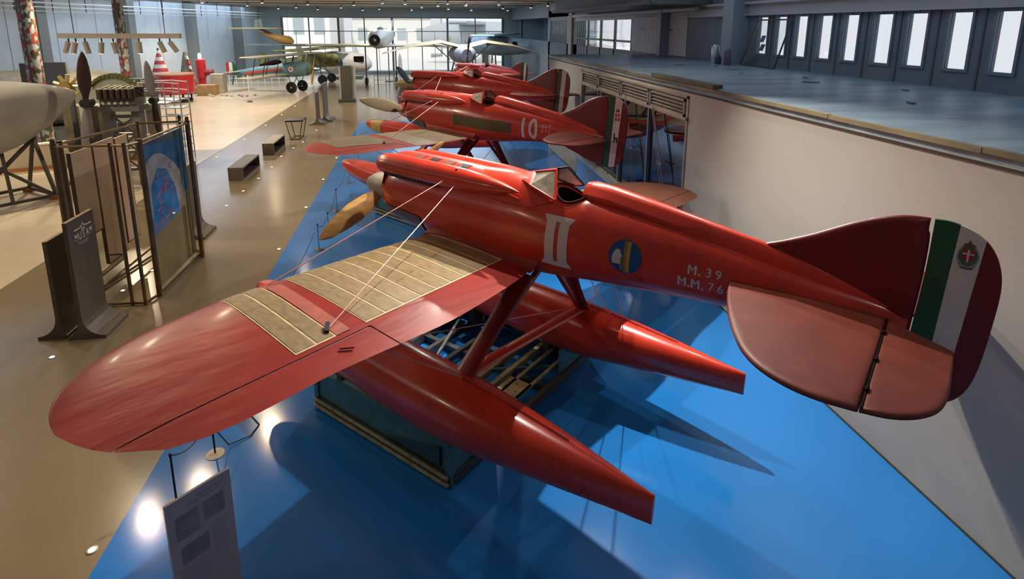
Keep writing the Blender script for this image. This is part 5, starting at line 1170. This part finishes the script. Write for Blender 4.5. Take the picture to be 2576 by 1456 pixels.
for x in (-1, 1.2): MB().tube([(x, -.6, .8), (x, -.8, .05)], .05, 6).tube([(x, .6, .8), (x, .8, .05)], .05, 6).build('skid_leg', DGREY, t)
for y in (-.8, .8): MB().tube([(-1.6, y, .05), (2, y, .05)], .05, 6).build('skid', DGREY, t)
t = thing('outdoor_transport_plane', 'large grey transport aircraft parked outside beyond the end glazing', 'aircraft', (9, 78.5, 0), PI-.2)
gs = mat('transport_grey', (.48, .52, .54), .6)
body(t, 'fuselage', [(9, .3, .4, 3.4), (8, 1.2, 1.3, 3.5), (5, 1.6, 1.8, 3.7), (-3, 1.5, 1.7, 3.8), (-8, .7, .9, 4.6), (-10, .2, .3, 5.2)], gs); flat_wing(t, 'wing', [(3, -13), (3.6, 0), (3, 13), (1, 13), (-.5, 0), (1, -13)], 5.3, 0, gs, .4)
MB().prism([(-7, 5), (-10, 5), (-11, 8.6), (-9, 8.6)], -.15, .15, lambda u, v, q: (u, q, v)).build('fin', gs, t)
for y in (-1.6, 1.6): MB().tube([(0, y, 2.5), (0, y, .0)], .3, 8).build('gear', DGREY, t)
# display barriers at the far end
for i, (x, y, lb) in enumerate(((-2.6, 46.5, 'square steel guard rail under the silver aircraft, left'), (.6, 47.5, 'square steel guard rail under the silver aircraft, right'), (-5.8, 53, 'square steel guard rail beside the white cabin aircraft'))):
    t = thing('guard_rail', lb, 'barrier', (x, y, 0), group='guard rails at the far end')
    for dx in (-.9, 0, .9): MB().tube([(dx, 0, 0), (dx, 0, 1.05)], .025, 6).build('post', STEEL, t)
    for z in (.35, .7, 1.03): MB().tube([(-.9, 0, z), (.9, 0, z)], .018, 6).build('rail', STEEL, t)
# visitors by the far right wall
def person(name, label, x, y, top, low, hair, h=1.72, rz=0):
    t = thing(name, label, 'person', (x, y, 0), rz); k = h/1.75
    V = [(0, 0, .98), (0, 0, 1.15), (0, 0, 1.38), (0, 0, 1.50), (0, -.01, 1.60), (0, -.01, 1.72), (.17, 0, 1.42), (.24, .0, 1.15), (.25, -.08, .92), (.26, -.10, .84), (-.17, 0, 1.42), (-.24, 0, 1.15), (-.25, -.08, .92), (-.26, -.10, .84), (.10, 0, .92), (.11, -.01, .5), (.11, .02, .09), (.11, -.14, .04), (-.10, 0, .92), (-.11, -.01, .5), (-.11, .02, .09), (-.11, -.14, .04)]
    E_ = [(0, 1), (1, 2), (2, 3), (3, 4), (4, 5), (2, 6), (6, 7), (7, 8), (8, 9), (2, 10), (10, 11), (11, 12), (12, 13), (0, 14), (14, 15), (15, 16), (16, 17), (0, 18), (18, 19), (19, 20), (20, 21)]
    R_ = [.145, .13, .15, .06, .085, .075, .06, .045, .035, .03, .06, .045, .035, .03, .09, .06, .04, .035, .09, .06, .04, .035]
    me = bpy.data.meshes.new('body'); me.from_pydata([(a*k, b*k, c*k) for a, b, c in V], E_, []); o = bpy.data.objects.new('body', me); COL.objects.link(o); o.parent = t
    sk = o.modifiers.new('s', 'SKIN'); lay = me.skin_vertices[0].data if me.skin_vertices else None
    if lay is None:
        bm = bmesh.new(); bm.from_mesh(me); bm.verts.layers.skin.verify(); bm.to_mesh(me); bm.free(); lay = me.skin_vertices[0].data
    for i_, r in enumerate(R_): lay[i_].radius = (r*k, r*k*.85)
    lay[0].use_root = True; su = o.modifiers.new('u', 'SUBSURF'); su.levels = 2; su.render_levels = 2
    me.materials.append(mat('skin_tone', (.45, .26, .18), .6))
    body_ = lambda nm, st, mm: None
    MB().rings([(w_*math.cos(2*PI*q/14)*k, d_*math.sin(2*PI*q/14)*k, z*k) for (w_, d_, z) in ((.17, .12, .90), (.16, .12, 1.1), (.20, .135, 1.35), (.16, .11, 1.45), (.07, .07, 1.5)) for q in range(14)], 14, 5).build('shirt', mat(name+label[:6]+'t', top, .7), t, True)
    for sx in (1, -1):
        MB().tube([(sx*.10*k, 0, .95*k), (sx*.11*k, -.01, .5*k), (sx*.11*k, .02, .1*k)], [.10*k, .075*k, .06*k], 10).build('trouser_leg', mat(name+label[:6]+'l', low, .7), t, True)
        MB().tube([(sx*.17*k, 0, 1.42*k), (sx*.24*k, 0, 1.15*k)], [.07*k, .06*k], 10).build('sleeve', MATS[name+label[:6]+'t'], t, True)
        MB().box(sx*.11*k-.045, sx*.11*k+.045, -.17, .08, 0, .07).build('shoe', BLACK, t)
    MB().lathe([(.02, 1.755*k), (.08, 1.735*k), (.098, 1.68*k), (.10, 1.62*k), (.09, 1.58*k)], 14, (0, .015, 0)).build('hair', mat(name+label[:6]+'h', hair, .7), t, True)
person('person', 'person in a pale teal top standing by the far right column', 10.35, 54.5, (.12, .32, .36), (.05, .06, .1), (.02, .015, .01))
person('person', 'person in a dark grey jacket a step right of the teal one', 11.3, 54.2, (.07, .08, .09), (.04, .04, .05), (.05, .03, .02), 1.68, .5)
# ceiling spot lamps seen at the far end
proto = thing('ceiling_spotlight', 'small round spotlight hanging from the ceiling at the far end', 'ceiling light', (0, 0, 6.62), group='ceiling spotlights')
MB().lathe([(.09, -.02), (.10, -.24), (.085, -.25)], 12).build('can', mat('can_grey', (.12, .12, .12), .5), proto, True)
MB().lathe([(.08, -.26), (.08, -.245)], 12).build('lens', mat('spot_lens', (1, .93, .8), emit=12), proto); MB().tube([(0, 0, .1), (0, 0, -.02)], .02, 6).build('stem', DGREY, proto)
sp = [(-10.3, 42), (-16.2, 47.7), (-13, 48.5), (-12.4, 56.1), (-10.1, 52.2), (-9.2, 57.5), (-6.4, 52), (-2.3, 40.8), (-.8, 41.8), (.4, 49.4), (2.1, 41), (3.6, 44.1), (5.8, 41.9), (9.1, 46.9), (9.5, 42.4), (-4.6, 45), (-7.8, 44.5), (-3.4, 55), (-.5, 57.6), (2.8, 53.5), (5.2, 57), (7.3, 50.2), (-5.2, 58.6), (8.6, 56), (-14.4, 43), (1.6, 45.7)]
sp.sort(key=lambda p: p[0]/p[1])
for i, (x, y) in enumerate(sp):
    o = proto if i == 0 else copy_tree(proto); o.location = (x, y, 6.62); o['label'] = ORD[i]+' from the left of the small spotlights on the far ceiling'
t = thing('ceiling_track', 'long dark lighting track across the far ceiling', 'light track', (0, 48.9, 6.58)); MB().box(-16, 10, -.03, .03, 0, .06).build('rail', DGREY, t); MB().box(-16.1, -16, -.05, .05, -.02, .08).build('end_cap', BLACK, t)
# ================================================================== THINGS ON THE DECK
t = thing('leaning_glass_panel', 'large framed glass sheet leaning against the windows on the deck', 'glass panel', (9.35, 13.6, 3.785))
P = [Vector((.10, 2.3, .02)), Vector((.05, .55, .02)), Vector((.34, .40, 1.30)), Vector((.34, 1.9, 1.30))]
for p, q in zip(P, P[1:]+P[:1]): MB().bar(p, q, .05, .04).build('frame_bar', mat('frame_black', (.05, .06, .06), .4), t)
nn = (P[1]-P[0]).cross(P[2]-P[0]).normalized()*.006; MB().add([p+nn for p in P]+[p-nn for p in P], [(0, 1, 2, 3), (7, 6, 5, 4)]).build('glass', GLASS, t)
for k, z in enumerate((.78, .58)):
    c = P[0].lerp(P[2], .5)+Vector((.0, .1, (k-.5)*-.24)); MB().obox(c, (.0, .09, 0), (.035, 0, .09), nn).build('sticker', mat('sticker_violet', (.10, .09, .22), .5), t)
for (x, y, h_, r_, mm, lb, nm) in ((9.3, 17.15, .52, .12, mat('can_steel', (.55, .60, .65), .25, metal=.6), 'shiny steel canister standing on the deck left of the column', 'steel_canister'), (9.0, 16.4, .22, .10, DGREY, 'small dark pot beside the steel canister on the deck', 'dark_pot'), (9.05, 15.95, .42, .11, mat('box_violet_grey', (.12, .11, .16), .5), 'dull violet bin by the column on the deck', 'violet_bin')):
    t = thing(nm, lb, nm.split('_')[-1], (x, y, 3.78)); MB().lathe([(r_*.9, 0), (r_, .03), (r_, h_-.05), (r_*.85, h_)], 18).build('body', mm, t, True); MB().lathe([(r_*.9, h_-.01), (r_*.5, h_+.05), (.02, h_+.06)], 18).build('lid', mm, t, True)
rnd = random.Random(4)
for i, (x, y) in enumerate(((7.2, 7.4), (8.6, 9.0), (7.9, 10.6), (8.5, 11.6), (7.7, 12.9), (8.2, 14.2), (8.4, 15.4), (7.6, 16.0))):
    m = MB(); m.obox((0, 0, .012), (.06+.08*rnd.random(), 0, 0), (.02, .03+.03*rnd.random(), .0), (0, 0, .01)); o = m.build('wood_scrap', mat('scrap', (.22, .24, .26), .7)); o.location = (x, y, 3.785); o.rotation_euler = (0, 0, rnd.uniform(0, 3))
    tag(o, ORD[i]+' nearest of the small dark scraps lying on the deck boards', 'debris', 'scraps on the deck')
t = MB().box(XW-.03, XW+.16, 9.5, 12.3, 3.80, 3.87).build('edge_board', mat('edge_board', (.10, .10, .06), .6, var=.3)); tag(t, 'dark loose board lying along the deck edge above the glazing', 'board')
